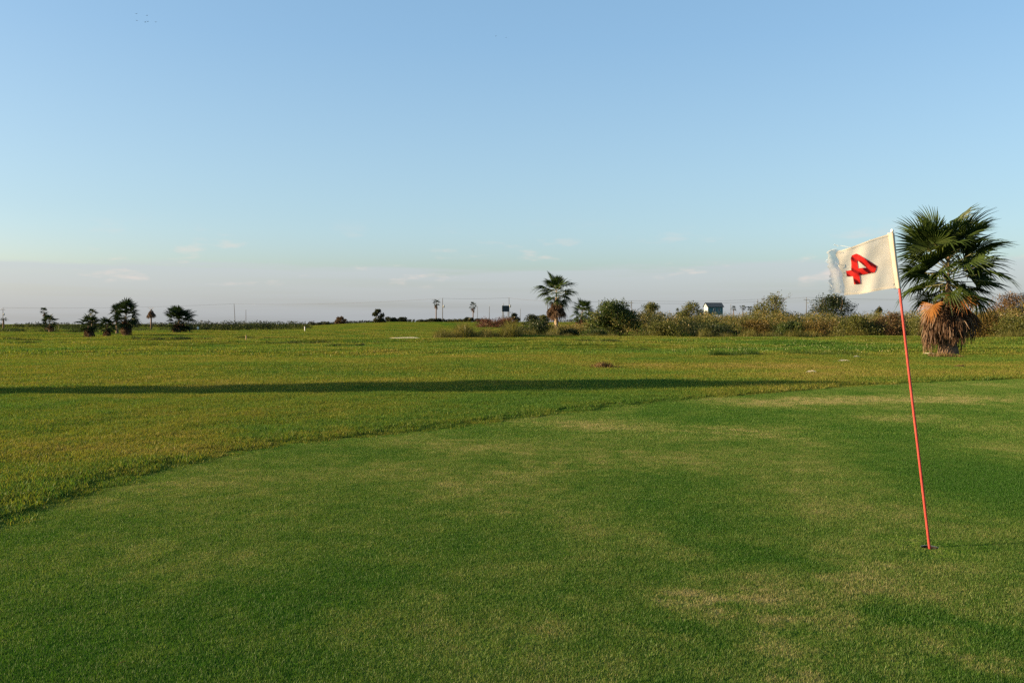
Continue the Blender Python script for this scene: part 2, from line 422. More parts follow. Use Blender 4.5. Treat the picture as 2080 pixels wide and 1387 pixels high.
# ------------------------------------------------------------------ grass (stuff)
def blades(n, rad, h, w, lean, rg, seg=1, hv=.4, shape='disc'):
    """n grass blades in a disc: tapered, leaning, bent"""
    a = rg.uniform(0, 2 * math.pi, n); r = rad * np.sqrt(rg.uniform(0, 1, n))
    bx, by = r * np.cos(a), r * np.sin(a)
    hh = h * rg.uniform(1 - hv, 1 + hv, n); ww = w * rg.uniform(.7, 1.3, n)
    az = rg.uniform(0, 2 * math.pi, n); ln = np.abs(rg.normal(0, lean, n)) + .1; ln = np.clip(ln, 0, 1.35)
    fa = az + rg.normal(0, .6, n) + math.pi / 2
    sx, sy = np.cos(fa) * ww / 2, np.sin(fa) * ww / 2
    dx, dy, dzz = np.cos(az) * np.sin(ln), np.sin(az) * np.sin(ln), np.cos(ln)
    ln2 = np.clip(ln + .45, 0, 1.6); ex, ey, ez = np.cos(az) * np.sin(ln2), np.sin(az) * np.sin(ln2), np.cos(ln2)
    sh = rg.uniform(0, 1, n)
    b0 = np.stack([bx - sx, by - sy, -.004 * np.ones(n)], -1); b1 = np.stack([bx + sx, by + sy, -.004 * np.ones(n)], -1)
    mh = hh * .55
    mx, my, mz = bx + dx * mh, by + dy * mh, dzz * mh
    tp = np.stack([mx + ex * hh * .45, my + ey * hh * .45, mz + ez * hh * .45], -1)
    if seg == 1:
        tip = tp; v = np.stack([b0, b1, tip], 1).reshape(-1, 3)
        tr = np.arange(n * 3).reshape(-1, 3); return v, None, tr, np.repeat(sh, 3)
    m0 = np.stack([mx - sx * .8, my - sy * .8, mz], -1); m1_ = np.stack([mx + sx * .8, my + sy * .8, mz], -1)
    v = np.stack([b0, b1, m1_, m0, tp], 1).reshape(-1, 3)
    i0 = np.arange(n)[:, None] * 5
    return v, i0 + np.array([[0, 1, 2, 3]]), i0 + np.array([[3, 2, 4]]), np.repeat(sh, 5)

def scatter_object(name, protos, pts, rots, scls, vi, mat, label, cat='grass'):
    """one mesh holding the blade tufts and the points they stand on; geometry nodes set a tuft on each point"""
    mb = MB(); pk = []
    for k, (v, q, tr, a) in enumerate(protos):
        mb.add(v, q, tr, a); pk += [k + 1] * len(v)
    n0 = mb.n
    mb.add(pts, None, None, np.zeros(len(pts))); pk += [0] * len(pts)
    me = mb.mesh(name)
    a = me.attributes.new('pk', 'INT', 'POINT'); a.data.foreach_set('value', np.array(pk, np.int32))
    for nm, arr, ty in (('rot', rots, 'FLOAT'), ('scl', scls, 'FLOAT'), ('vi', vi, 'INT')):
        a = me.attributes.new(nm, ty, 'POINT'); full = np.zeros(mb.n, np.float32 if ty == 'FLOAT' else np.int32); full[n0:] = arr
        a.data.foreach_set('value', full)
    o = link(name, me, mat)
    gt = bpy.data.node_groups.new(name + '_nodes', 'GeometryNodeTree')
    gt.interface.new_socket('Geometry', in_out='INPUT', socket_type='NodeSocketGeometry')
    gt.interface.new_socket('Geometry', in_out='OUTPUT', socket_type='NodeSocketGeometry')
    gi = N(gt, 'NodeGroupInput'); go = N(gt, 'NodeGroupOutput'); jn = N(gt, 'GeometryNodeJoinGeometry')
    def attr(nm, ty):
        n = N(gt, 'GeometryNodeInputNamedAttribute', data_type=ty); n.inputs[0].default_value = nm; return n.outputs[0]
    def eq(s, k):
        n = N(gt, 'FunctionNodeCompare', data_type='INT', operation='EQUAL'); gt.links.new(s, n.inputs[2]); n.inputs[3].default_value = k; return n.outputs[0]
    def sepg(k):
        n = N(gt, 'GeometryNodeSeparateGeometry', domain='POINT'); gt.links.new(gi.outputs[0], n.inputs[0]); gt.links.new(eq(attr('pk', 'INT'), k), n.inputs[1]); return n.outputs[0]
    pg = sepg(0)
    cx = N(gt, 'ShaderNodeCombineXYZ'); gt.links.new(attr('rot', 'FLOAT'), cx.inputs[2])
    for k in range(len(protos)):
        ip = N(gt, 'GeometryNodeInstanceOnPoints')
        gt.links.new(pg, ip.inputs['Points']); gt.links.new(eq(attr('vi', 'INT'), k), ip.inputs['Selection'])
        gt.links.new(sepg(k + 1), ip.inputs['Instance']); gt.links.new(cx.outputs[0], ip.inputs['Rotation']); gt.links.new(attr('scl', 'FLOAT'), ip.inputs['Scale'])
        gt.links.new(ip.outputs[0], jn.inputs[0])
    gt.links.new(jn.outputs[0], go.inputs[0])
    md = o.modifiers.new('scatter', 'NODES'); md.node_group = gt
    tag(o, label, cat, kind='stuff')
    return o
def jgrid(x0, x1, y0, y1, st, rg):
    xs = np.arange(x0, x1, st); ys = np.arange(y0, y1, st)
    X, Y = np.meshgrid(xs, ys); X = X.ravel() + rg.uniform(-.3, .3, X.size) * st; Y = Y.ravel() + rg.uniform(-.3, .3, Y.size) * st
    return X, Y
def infrustum(X, Y, margin=2.5): return (np.abs(X) < .585 * Y + margin)

# putting green, near part
rg = np.random.default_rng(3)
X, Y = jgrid(-6, 14, 2.6, 11.5, .195, rg)
s = sdf(X, Y)
near_hole = (np.abs(X - HOLE[0]) < .36) & (np.abs(Y - HOLE[1]) < .36)
k = (s < -.08) & infrustum(X, Y, 1.5) & ~near_hole
X, Y = X[k], Y[k]
protos = [blades(2600, .2, .014, .0032, .8, rg, 1) for _ in range(6)]
scatter_object('short_grass', protos, np.stack([X, Y, gz(X, Y)], -1), rg.uniform(0, 6.28, len(X)), rg.uniform(.88, 1.25, len(X)), rg.integers(0, 6, len(X)), M_GREEN, 'closely mown grass of the putting green around the flagstick')
# blades round the hole, none over the cup
v, q, tr, a = blades(17000, .56, .014, .0032, .8, rg, 1)
c0 = v.reshape(-1, 3, 3)
ok = (np.hypot(c0[:, :, 0], c0[:, :, 1]).min(1) > HR + .002)
c0 = c0[ok]; a = a.reshape(-1, 3)[ok].ravel()
mb = MB(); mb.add(c0.reshape(-1, 3) + np.array([HOLE[0], HOLE[1], hz0]), None, np.arange(len(c0) * 3).reshape(-1, 3), a)
tag(mb.build('short_grass', M_GREEN), 'closely mown grass ringing the golf hole', 'grass', kind='stuff')
# putting green, far part
X, Y = jgrid(-6, 18, 11.2, 25, .36, rg)
s = sdf(X, Y); k = (s < -.16) & infrustum(X, Y, 2)
X, Y = X[k], Y[k]
protos = [blades(2600, .36, .017, .006, .8, rg, 1) for _ in range(4)]
scatter_object('short_grass', protos, np.stack([X, Y, gz(X, Y)], -1), rg.uniform(0, 6.28, len(X)), rg.uniform(.8, 1.2, len(X)), rg.integers(0, 4, len(X)), M_GREEN, 'closely mown grass at the far edge of the putting green')
rgs = np.random.default_rng(17); mb = MB()
for i in range(150):
    py = rgs.uniform(860, 1380); px = rgs.uniform(0, 2080); d = dist(py); x = (px - CX) / F * d
    if float(sdf(np.array([x]), np.array([d]))[0]) > -.1 or math.hypot(x - HOLE[0], d - HOLE[1]) < .12: continue
    L = rgs.uniform(.02, .055); a = rgs.uniform(0, 6.28); b = a + rgs.uniform(-.9, .9); z = .011
    p0 = np.array([x, d, z - .006]); p1 = p0 + np.array([math.cos(a), math.sin(a), rgs.uniform(.1, .6)]) * L * .5; p2 = p1 + np.array([math.cos(b), math.sin(b), rgs.uniform(-.4, .3)]) * L * .5
    w = np.array([-math.sin(a), math.cos(a), 0]) * .0011
    mb.add([p0 - w, p0 + w, p1 + w, p1 - w, p2], [[0, 1, 2, 3]], [[3, 2, 4]], np.full(5, rgs.uniform(.3, 1)))
tag(mb.build('stray_grass', M_STRAW), 'stray pale blades lying on the putting green', 'grass', kind='stuff')
# rough, near
X, Y = jgrid(-12, 14, 4, 20, .22, rg)
s = sdf(X, Y); k = (s > .03) & infrustum(X, Y, 2)
X, Y, s = X[k], Y[k], s[k]
protos = [blades(480, .21, .047, .0060, .6, rg, 2) for _ in range(5)]
scl = rg.uniform(.6, 1.2, len(X)) * (1 + .25 * np.exp(-s / .5) * (Y < 10)) * (.62 + .38 * sstep(0, .3, s + rg.normal(0, .08, len(X))))
scatter_object('rough_grass', protos, np.stack([X, Y, gz(X, Y)], -1), rg.uniform(0, 6.28, len(X)), scl, rg.integers(0, 5, len(X)), M_ROUGH, 'longer yellow green fairway grass bordering the putting green')
# collar of half-long grass along the edge of the green
X, Y = jgrid(-8, 14, 4, 22, .13, rg)
s = sdf(X, Y) + rg.normal(0, .05, len(X)); k = (s > -.14) & (s < .10) & infrustum(X, Y, 2) & (rg.uniform(0, 1, len(X)) < .8)
X, Y = X[k], Y[k]
protos = [blades(90, .10, .030, .0052, .65, rg, 2) for _ in range(5)]
scatter_object('collar_grass', protos, np.stack([X, Y, gz(X, Y)], -1), rg.uniform(0, 6.28, len(X)), rg.uniform(.5, 1.25, len(X)), rg.integers(0, 5, len(X)), M_ROUGH, 'ragged half long collar of grass around the putting green')
# rough, middle distance
X, Y = jgrid(-26, 26, 19.6, 42, .38, rg)
s = sdf(X, Y); k = (s > .2) & infrustum(X, Y, 3)
X, Y = X[k], Y[k]
protos = [blades(460, .36, .055, .010, .65, rg, 2) for _ in range(5)]
scatter_object('rough_grass', protos, np.stack([X, Y, gz(X, Y)], -1), rg.uniform(0, 6.28, len(X)), rg.uniform(.6, 1.3, len(X)), rg.integers(0, 5, len(X)), M_ROUGH, 'fairway grass stretching away beyond the putting green')
# rough, far
X, Y = jgrid(-110, 110, 41, 185, 1.35, rg)
bx_, by_ = gxy(809, 692); k = infrustum(X, Y, 4) & ~((np.abs(X - bx_) < 2.1) & (Y > by_ - 2.2) & (Y < by_ + 4.8)); X, Y = X[k], Y[k]
protos = [blades(620, 1.05, .085, .024, .65, rg, 2) for _ in range(5)]
scatter_object('rough_grass', protos, np.stack([X, Y, gz(X, Y)], -1), rg.uniform(0, 6.28, len(X)), rg.uniform(.5, 1.3, len(X)), rg.integers(0, 5, len(X)), M_ROUGH, 'fairway grass running out to the palms and scrub')

def tuft_field(name, segs, mat, label, seed, cat='grass', lean=.35, hv=.35, wdt=.02):
    """tall grass along pixel strips: (px0, px1, base row, depth m, height m, count)"""
    rg = np.random.default_rng(seed); mb = MB()
    for px0, px1, py, dep, h, n in segs:
        d = dist(py)
        Yy = d + rg.uniform(0, dep, n); Xx = (rg.uniform(px0, px1, n) - CX) / F * Yy
        lump = .65 + .5 * np.sin(Xx * 1.9 + seed) * np.sin(Xx * .73 + 2) + .2 * rg.uniform(-1, 1, n)
        v, q, tr, a = blades(n, .01, h, wdt, lean, rg, 2, hv)
        v = v.reshape(n, 5, 3) * np.clip(lump, .35, 1.3)[:, None, None]
        v[:, :, 0] += Xx[:, None]; v[:, :, 1] += Yy[:, None]; v[:, :, 2] += gz(Xx, Yy)[:, None]
        mb.add(v.reshape(-1, 3), q, tr, a)
    return tag(mb.build(name, mat), label, cat, kind='stuff')

# ------------------------------------------------------------------ palms
def frond_mesh(name, rg, n=26, span=112, pet=.46, droop=.35, fold=.25, petw=.014, mats=None, tipdroop=.3, ragged=.08, bend=.25):
    """fan-palm leaf, 1 unit long from the crown to the tip: petiole along +X, pleated blade split into tapering segments"""
    mb = MB(); pb = MB()
    def stem(u): return np.array([u, 0, -.12 * droop * u * u])
    pb.tube([stem(u) for u in (0, .33 * pet, .66 * pet, pet * 1.02)], [petw, petw * .8, petw * .65, petw * .5], 5)
    o = stem(pet); L = 1 - pet
    dth = 2 * R(span) / n
    ts = np.array([.03, .3, .55, .8, 1.0])
    for i in range(n):
        th = -R(span) + (i + .5) * dth
        ln = L * (.72 + .28 * math.cos(th * .8)) * (1 + rg.normal(0, ragged))
        td = tipdroop * (1 + rg.normal(0, .35)); jt = rg.normal(0, .03)
        rows = []
        for tt in ts:
            r = ln * tt
            th2 = th + jt * tt
            x, y = r * math.cos(th2), r * math.sin(th2)
            z = fold * abs(math.sin(th)) * r * .55 - bend * max(0, x) ** 2 / L * .9 - td * max(0, tt - .45) ** 2 * ln * 1.3
            hw = r * math.tan(dth / 2) * 1.02 if tt <= .56 else L * .55 * math.tan(dth / 2) * (1 - (tt - .55) / .47) ** .8
            nx_, ny_ = -math.sin(th2), math.cos(th2)
            c = o + np.array([x, y, z]); pl = .35 * hw
            rows += [c + np.array([nx_ * hw, ny_ * hw, -pl]), c + np.array([0, 0, pl]), c - np.array([nx_ * hw, ny_ * hw, pl])]
        q = []
        for j in range(len(ts) - 1):
            a = j * 3; q += [[a, a + 1, a + 4, a + 3], [a + 1, a + 2, a + 5, a + 4]]
        mb.add(rows, q, None, np.full(len(rows), rg.uniform(0, .8)))
    nb = mb.n
    nq = sum(len(x) for x in mb.q)
    for v_, q_ in zip(pb.v, pb.q): mb.add(v_, q_, None, np.full(len(v_), .9))
    me = mb.mesh(name)
    me.materials.append(mats[0]); me.materials.append(mats[1])
    mi = np.zeros(len(me.polygons), np.int32); mi[nq:] = 1
    me.polygons.foreach_set('material_index', mi)
    return me
def dead_mesh(name, rg, mats, n=20):
    """dead leaf folded down: short arched stalk along +X, strips hanging along -Z, 1 unit long"""
    mb = MB()
    reach = .30
    mb.tube([(0, 0, 0), (reach * .6, 0, .02), (reach, 0, -.08)], [.016, .012, .008], 5)
    nq = sum(len(x) for x in mb.q) + sum(len(x) for x in mb.t)
    for i in range(n):
        an = rg.normal(0, .55); ln = rg.uniform(.55, .95); w = rg.uniform(.006, .013); ta = an + rg.normal(0, .5)
        ox, oy = rg.normal(.0, .05), rg.normal(0, .06)
        rows = []
        for tt in (0, .25, .55, .8, 1):
            x = reach + ox * tt + .10 * math.sin(tt * 2.4) * math.cos(an * 2) + rg.normal(0, .006)
            y = math.sin(an) * .20 * min(1, tt * 1.8) + oy * tt + rg.normal(0, .006)
            z = -.06 - ln * tt
            hw = w * (1 - .75 * max(0, tt - .3)) * (.6 + tt if tt < .3 else 1)
            rows += [(x - math.sin(ta) * hw, y - math.cos(ta) * hw, z), (x + math.sin(ta) * hw, y + math.cos(ta) * hw, z)]
        mb.add(rows, [[2 * j, 2 * j + 1, 2 * j + 3, 2 * j + 2] for j in range(4)], None, np.full(10, rg.uniform(-.2, 1)))
    me = mb.mesh(name); me.materials.append(mats[0])
    return me
prg = np.random.default_rng(77)
FR = [frond_mesh('frond', prg, 30, 112, .46, .4, .30, mats=(M_FROND, M_PETIOLE), tipdroop=.22 + .14 * i, bend=.06 + .10 * i, petw=.012) for i in range(5)]
FR_SM = [frond_mesh('frond', prg, 15, 108, .46, .4, .35, mats=(M_FRONDD, M_PETD), tipdroop=.35, bend=.15 + .1 * i, petw=.02) for i in range(3)]
FR_OR = [frond_mesh('dead_frond', prg, 22, 100, .40, .5, .5, mats=(M_ORANGE, M_PETIOLE), tipdroop=.2, bend=.3 + .1 * i, ragged=.05) for i in range(2)]
DD = [dead_mesh('dead_frond', prg, (M_DEAD,), 40) for _ in range(5)]

def palm(px, base_py, crown_py, half_px, skirt_top_py, skirt_bot_py, skirt_px, trunk_px, nf, nd, label, seed, d=None, group='fan palms on the golf course', fronds=None,
         trunkmat=None, elmin=-38, elmax=82, lean_px=0, dead_len=None, topbias=.75, orange=(), spread=10):
    rg = np.random.default_rng(seed)
    d = d or dist(base_py); s = d / F
    X = (px - CX) * s; z0 = g1(X, d)
    root = empty('palm_tree', (X, d, z0)); tag(root, label, 'palm tree', group)
    zc = CAMZ - (crown_py - HZ) * s - z0                # growing point
    zs1 = CAMZ - (skirt_top_py - HZ) * s - z0; zs0 = max(.03, CAMZ - (skirt_bot_py - HZ) * s - z0)
    rt = trunk_px * s / 2; lx = lean_px * s
    fronds = fronds or FR
    pts = []; rad = []
    nseg = 22
    for i in range(nseg + 1):
        u = i / nseg
        pts.append((lx * u ** 1.5, .03 * math.sin(u * 5), (zc + spread * s * .45) * u - (.25 if i == 0 else 0)))
        rad.append(rt * (1.32 - .45 * min(1, u * 4) + .08 * (i % 2) - .15 * u) * (1 - .80 * min(1, max(0, ((zc + spread * s * .45) * u - (zc - spread * s * 1.0)) / (spread * s * 1.0))) ** .6))
    tm = MB(); tm.tube(pts, rad, 12)
    tm.build('trunk', trunkmat or M_TRUNKD, root, True)
    reach = half_px * s * 1.08
    if fronds is FR_SM and elmin == -38: elmin = -30
    cpos = Vector((lx, 0, zc))
    for i in range(nf):
        u = (i + .5) / nf
        el = R(elmax - (elmax - elmin) * u ** topbias) + rg.normal(0, .09)
        az = i * 2.39996 + rg.normal(0, .15)
        me = fronds[min(len(fronds) - 1, int(u * len(fronds) * .999))] if rg.uniform() < .45 else fronds[rg.integers(len(fronds))]
        o = bpy.data.objects.new('frond', me); COL.objects.link(o); o.parent = root
        sca = reach * rg.uniform(.72, 1.14) * (.86 + .2 * math.sin(math.pi * min(1, u * 1.3)))
        o.location = cpos + Vector((0, 0, spread * s * (.5 - u)))
        o.rotation_euler = (Matrix.Rotation(az, 4, 'Z') @ Matrix.Rotation(-el, 4, 'Y') @ Matrix.Rotation(rg.normal(0, .5 if fronds is FR and nf > 40 else .35), 4, 'X')).to_euler()
        o.scale = (sca, sca, sca)
    ln0 = dead_len or max(.5, (zs1 - zs0) * .55)
    for i in range(nd):
        u = (i + .5) / nd
        zz = zs1 - (zs1 - zs0 - ln0 * .8) * u
        o = bpy.data.objects.new('dead_frond', DD[rg.integers(len(DD))]); COL.objects.link(o); o.parent = root
        ln = ln0 * rg.uniform(.55, 1.2)
        rx = skirt_px * s / .36 * (.72 + .38 * u) * rg.uniform(.55, 1.25)
        o.location = (lx * zz / zc, 0, zz)
        o.rotation_euler = (rg.normal(0, .06), rg.normal(-.04, .13), i * 2.39996 + rg.normal(0, .2))
        o.scale = (rx, rx * .9, ln)
    for (oaz, oel, osc, opos) in orange:
        o = bpy.data.objects.new('dead_frond', FR_OR[rg.integers(2)]); COL.objects.link(o); o.parent = root
        o['label'] = 'bright orange dead palm leaf'
        o.location = Vector(opos); o.rotation_euler = (Matrix.Rotation(R(oaz), 4, 'Z') @ Matrix.Rotation(-R(oel), 4, 'Y')).to_euler(); o.scale = (osc,) * 3
    return root

palm(1926, 720, 553, 118, 606, 700, 34, 30, 46, 120, 'large fan palm with orange dead leaves and shaggy brown skirt behind the flag', 11, orange=(
    (200, -50, 1.55, (-.85, -.95, 2.95)), (258, -50, 1.5, (.05, -.95, 3.25))), dead_len=1.55, elmin=-18, elmax=60, spread=86, topbias=1.0)
palm(1130, 683, 596, 41, 614, 651, 15, 8.5, 28, 44, 'fan palm with pale bare lower trunk and short brown skirt before the scrub', 12, trunkmat=M_TRUNK, dead_len=1.2, elmin=-35, spread=20)
palm(1180, 669, 636, 27, 645, 672, 12, 8, 26, 18, 'leaning small fan palm half hidden by the big green bush', 13, d=170, trunkmat=M_TRUNK, lean_px=3, fronds=FR, elmin=-30)
LG = 'palms in the cluster at the far side of the fairway'
palm(218, 688, 664, 21, 666, 686, 7, 9, 28, 20, 'lowest dark fan palm in the cluster, leaves almost touching the grass', 15, fronds=FR_SM, group=LG)
palm(180, 687, 661, 24, 662, 686, 9, 9, 28, 26, 'low fan palm with brown skirt, a thin taller palm rising behind it', 14, fronds=FR_SM, group=LG)
palm(187, 684, 639, 11, 643, 655, 4, 4, 18, 8, 'thin small headed palm rising behind a low skirted palm', 16, fronds=FR_SM, group=LG)
palm(256, 685, 643, 30, 648, 684, 10, 9, 42, 40, 'tallest bushy fan palm in the cluster with skirt down to the grass', 17, fronds=FR_SM, group=LG, spread=26)
palm(238, 681, 636, 16, 645, 660, 5, 5, 20, 10, 'smaller palm head leaning out behind the tallest bushy palm', 18, fronds=FR_SM, lean_px=-3, group=LG)
palm(363, 678, 654, 31, 656, 677, 11, 12, 38, 34, 'broad low fan palm with brown skirt standing alone before the hedge', 19, fronds=FR_SM, spread=18)
palm(101, 678, 656, 18, 660, 672, 7, 4, 22, 14, 'short palm on a thin trunk with a taller palm behind it', 20, fronds=FR_SM)
palm(95, 676, 633, 9, 637, 643, 3.5, 3, 14, 8, 'taller spindly palm behind a short palm on a thin trunk', 21, fronds=FR_SM, lean_px=-6, spread=4)
palm(7, 669, 648, 8, 650, 654, 2, 4, 9, 0, 'small palm standing at the foot of a utility pole with transformer', 22, fronds=FR_SM, elmin=-25, elmax=25, spread=2)
FG = 'tall slim palms along the horizon'
palm(886, 657, 616, 8.5, 617, 628, 3.2, 2.6, 16, 12, 'tall slim palm beside a utility pole with a transformer', 23, d=330, fronds=FR_SM, group=FG, spread=5)
palm(961, 657, 622, 9, 624, 635, 3.2, 2.2, 15, 12, 'tall slim palm beside a thin bare pole above the far shrubs', 24, d=330, fronds=FR_SM, group=FG, spread=5)
HG = 'row of three palms beside the teal house'
for i, (hx, hy) in enumerate(((1490, 627), (1509, 626), (1524, 627))):
    palm(hx, 656, hy, 7, hy, hy + 4, 2, 2, 14, 4, ['palm beside a thin pole, first of three past the teal house', 'middle palm of the three in a row past the teal house', 'last of the three palms in a row, against the golden bush'][i], 30 + i, d=385, fronds=FR_SM, group=HG, elmin=-30, spread=2)

# dead palm: thin trunk, drop-shaped skirt, wisps
def dead_palm():
    d = dist(671); s = d / F; X = (307 - CX) * s; z0 = g1(X, d); rg = np.random.default_rng(40)
    root = empty('palm_tree', (X, d, z0)); tag(root, 'dead palm with drop shaped brown skirt on a thin trunk', 'palm tree', 'fan palms on the golf course')
    zt = (671 - 628) * s
    m = MB(); m.tube([(0, 0, -.2), (.01, 0, zt * .3), (.0, 0, zt * .6), (0, 0, zt)], [2.6 * s, 1.5 * s, 1.5 * s, 1.2 * s], 10); m.build('trunk', M_TRUNKD, root, True)
    for i in range(34):
        o = bpy.data.objects.new('dead_frond', DD[rg.integers(5)]); COL.objects.link(o); o.parent = root
        u = (i + .5) / 34; ln = (13 - 4 * u) * s
        o.location = (0, 0, zt * (.98 - .22 * u)); o.rotation_euler = (0, rg.normal(0, .1), i * 2.4)
        r = 7.4 * s / .36 * (.45 + .6 * u); o.scale = (r, r, ln)
    m = MB()
    for i in range(9):
        a = rg.uniform(0, 6.28); L = rg.uniform(4, 9) * s
        m.tube([(0, 0, zt * .96), (math.cos(a) * L * .5, math.sin(a) * L * .5, zt * .98 + L * .55), (math.cos(a) * L, math.sin(a) * L, zt * .98 + L * .45)], [.02, .015, .008], 4)
    m.build('bare_stalks', M_TRUNK, root)
dead_palm()

# ------------------------------------------------------------------ bushes and trees
def leaf_cloud(mb, centers, radii, n, size, rg, shell=.55, up=0., squash=1.):
    """n leaf-sized quads spread over ellipsoid lumps, denser towards their surface"""
    centers = np.asarray(centers, float); radii = np.asarray(radii, float)
    w = radii[:, 0] * radii[:, 2]; w = w / w.sum()
    li = rg.choice(len(centers), n, p=w)
    dd = rg.normal(size=(n, 3)); dd /= np.linalg.norm(dd, axis=1)[:, None]
    rr = (shell + (1 - shell) * rg.uniform(0, 1, n) ** .7) * (1 + rg.normal(0, .10, n))
    p = centers[li] + dd * rr[:, None] * radii[li]
    a = rg.normal(size=(n, 3)); a /= np.linalg.norm(a, axis=1)[:, None]
    b = np.cross(a, rg.normal(size=(n, 3))); b /= np.linalg.norm(b, axis=1)[:, None]
    a[:, 2] += up; a /= np.linalg.norm(a, axis=1)[:, None]
    sz = size * rg.uniform(.55, 1.4, n)[:, None]
    a = a * sz; b = b * sz * .55
    v = np.stack([p - a, p + b * .9, p + a, p - b * .9], 1).reshape(-1, 3)
    sh = np.repeat(rg.uniform(0, 1, n), 4)
    mb.add(v, np.arange(4 * n).reshape(-1, 4), None, sh)
def bush(px0, px1, top_py, base_py, mat, label, seed, d=None, n=2600, leaf=.10, name='shrub', cat='shrub', group=None, depth=.8, lumps=14, wisps=10, low=.1, shape=1.0, trunk=False, stemmat=None):
    rg = np.random.default_rng(seed)
    d = (1 / (1 / d - 8 / 2700.) if d < 130 else d) if d else dist(base_py)
    s = d / F
    Xc = ((px0 + px1) / 2 - CX) * s; hw = (px1 - px0) / 2 * s * 1.14
    z0 = g1(Xc, d); ht = CAMZ - (top_py - HZ) * s - z0
    root = empty(name, (Xc, d, z0)); tag(root, label, cat, group)
    cs, rs = [], []
    for i in range(lumps):
        u = low + (1 - low) * rg.uniform(0, 1) ** 1.35
        prof = math.sqrt(max(.05, 1 - (max(0, u - .35) / .68) ** 2)) ** shape if u > .35 else 1.0
        prof = min(1, prof)
        a = rg.uniform(0, 6.28); rr = rg.uniform(0, 1) ** .35
        r = hw * rg.uniform(.30, .48) * (.7 + .3 * prof)
        cs.append((math.cos(a) * rr * max(0, hw * prof - r * .7), math.sin(a) * rr * max(0, hw * prof - r * .7) * depth, min(ht - r * .75, u * ht)))
        rs.append((r, r * .95, r * rg.uniform(.65, .95)))
    mb = MB(); leaf_cloud(mb, cs, rs, int(n * 1.3), leaf * 1.25, rg, shell=.35)
    sm = MB()
    for i in range(wisps):                             # whippy shoots with leaves up to the outline
        c = np.array(cs[rg.integers(len(cs))]); tip = c + np.array([rg.normal(0, .20) * hw, rg.normal(0, .2) * hw, rg.uniform(.10, .32) * ht])
        tip[2] = min(tip[2], ht * 1.04); tip[:2] = np.clip(tip[:2], -1.05 * hw, 1.05 * hw)
        mid = (c + tip) / 2 + rg.normal(0, .05, 3) * hw
        sm.tube([c * np.array([.7, .7, .6]), mid, tip], [.02 * ht / 3, .012 * ht / 3, .005], 4)
        k = 14; tt = rg.uniform(.2, 1.02, k)[:, None]
        leaf_cloud(mb, c + (tip - c) * tt, np.full((k, 3), .06 * hw + .02), k * 2, leaf * .8, rg)
    for i in range(5 if not trunk else 3):
        c = np.array(cs[rg.integers(len(cs))]); b = np.array([rg.normal(0, .08) * hw, rg.normal(0, .08) * hw, -.15])
        sm.tube([b, b * .5 + c * .5 + rg.normal(0, .06, 3) * hw, c], [.03 * ht / 3 + .015, .022 * ht / 3 + .01, .01], 5)
    mb.build('crown' if trunk else 'foliage', mat, root)
    sm.build('trunk' if trunk else 'stems', stemmat or M_BARK, root)
    return root

bush(1196, 1300, 610, 684, L_GREEN, 'big rounded green bush beside the leaning small palm', 101, d=80, n=9000, leaf=.085, lumps=26, wisps=26, low=.08)
bush(1046, 1122, 650, 685, L_DARK, 'dark green bush left of the pale trunked palm', 102, d=79, n=5000, leaf=.07, lumps=20)
bush(1046, 1080, 653, 683, L_OLIVE, 'olive brown bush at the edge of the dark green bush', 103, d=82, n=2200, leaf=.07)
bush(1136, 1186, 668, 684, L_DARK, 'low dark leafy shrub right at the foot of the pale trunked palm', 104, d=80, n=2600, leaf=.06, lumps=16, wisps=3)
bush(1180, 1240, 667, 685, L_GREEN, 'low green shrub in front of the big rounded bush', 105, d=78, n=2600, leaf=.06, lumps=16, wisps=4)
bush(1294, 1352, 615, 680, L_OLIVE, 'slim sunlit olive shrub next to the big rounded bush', 106, d=92, n=4200, leaf=.08, wisps=26, lumps=22)
bush(1312, 1392, 652, 686, L_OLIVE, 'wide low olive shrub at the mown edge', 107, d=77, n=4600, leaf=.065, lumps=20)
bush(1372, 1446, 612, 676, L_OLIVE, 'pointed olive bush in front of the teal house', 108, d=100, n=6500, leaf=.09, wisps=20, shape=1.3, lumps=26)
bush(1364, 1388, 627, 668, L_DARK, 'small dark pointed shrub beside the pointed olive bush', 109, d=118, n=1400, leaf=.09, shape=1.8)
bush(1400, 1500, 656, 686, L_DARK, 'long dark low thicket below the teal house', 110, d=77, n=5200, leaf=.065, lumps=24)
bush(1500, 1575, 648, 686, L_GOLD, 'golden brown shrub thicket below the row of three palms', 111, d=80, n=4600, leaf=.065, lumps=22)
bush(1520, 1616, 594, 680, L_OLIVE, 'tall golden olive bush with a wispy pointed top', 112, d=92, n=7000, leaf=.09, lumps=24, wisps=34, shape=1.4)
bush(1575, 1640, 652, 686, L_GREEN, 'green low bush at the foot of the tall golden olive bush', 113, d=78, n=3600, leaf=.065, lumps=18)
bush(1642, 1738, 597, 672, L_DARK, 'spreading dark tree rising from the scrub behind the flag', 114, d=100, n=5200, leaf=.10, lumps=24, wisps=16, low=.45, name='tree', cat='tree', trunk=True)
bush(1618, 1708, 645, 687, L_GOLD, 'golden dry shrub below the spreading dark tree', 115, d=78, n=5200, leaf=.065, lumps=22)
bush(1696, 1788, 640, 688, L_OLIVE, 'olive shrub between the spreading dark tree and the flagstick', 116, d=75, n=5200, leaf=.065, lumps=22)
bush(1770, 1800, 624, 664, L_DARK, 'small dark shrub poking out of the scrub by the flagstick', 117, d=98, n=1500, leaf=.08)
bush(1776, 1850, 634, 690, L_BROWN, 'brown shrub behind the flagstick', 118, d=75, n=4600, leaf=.065, lumps=20)
bush(1985, 2110, 595, 690, L_BROWN, 'high brown shrub thicket right of the big palm', 119, d=80, n=9000, leaf=.075, lumps=30, wisps=30)
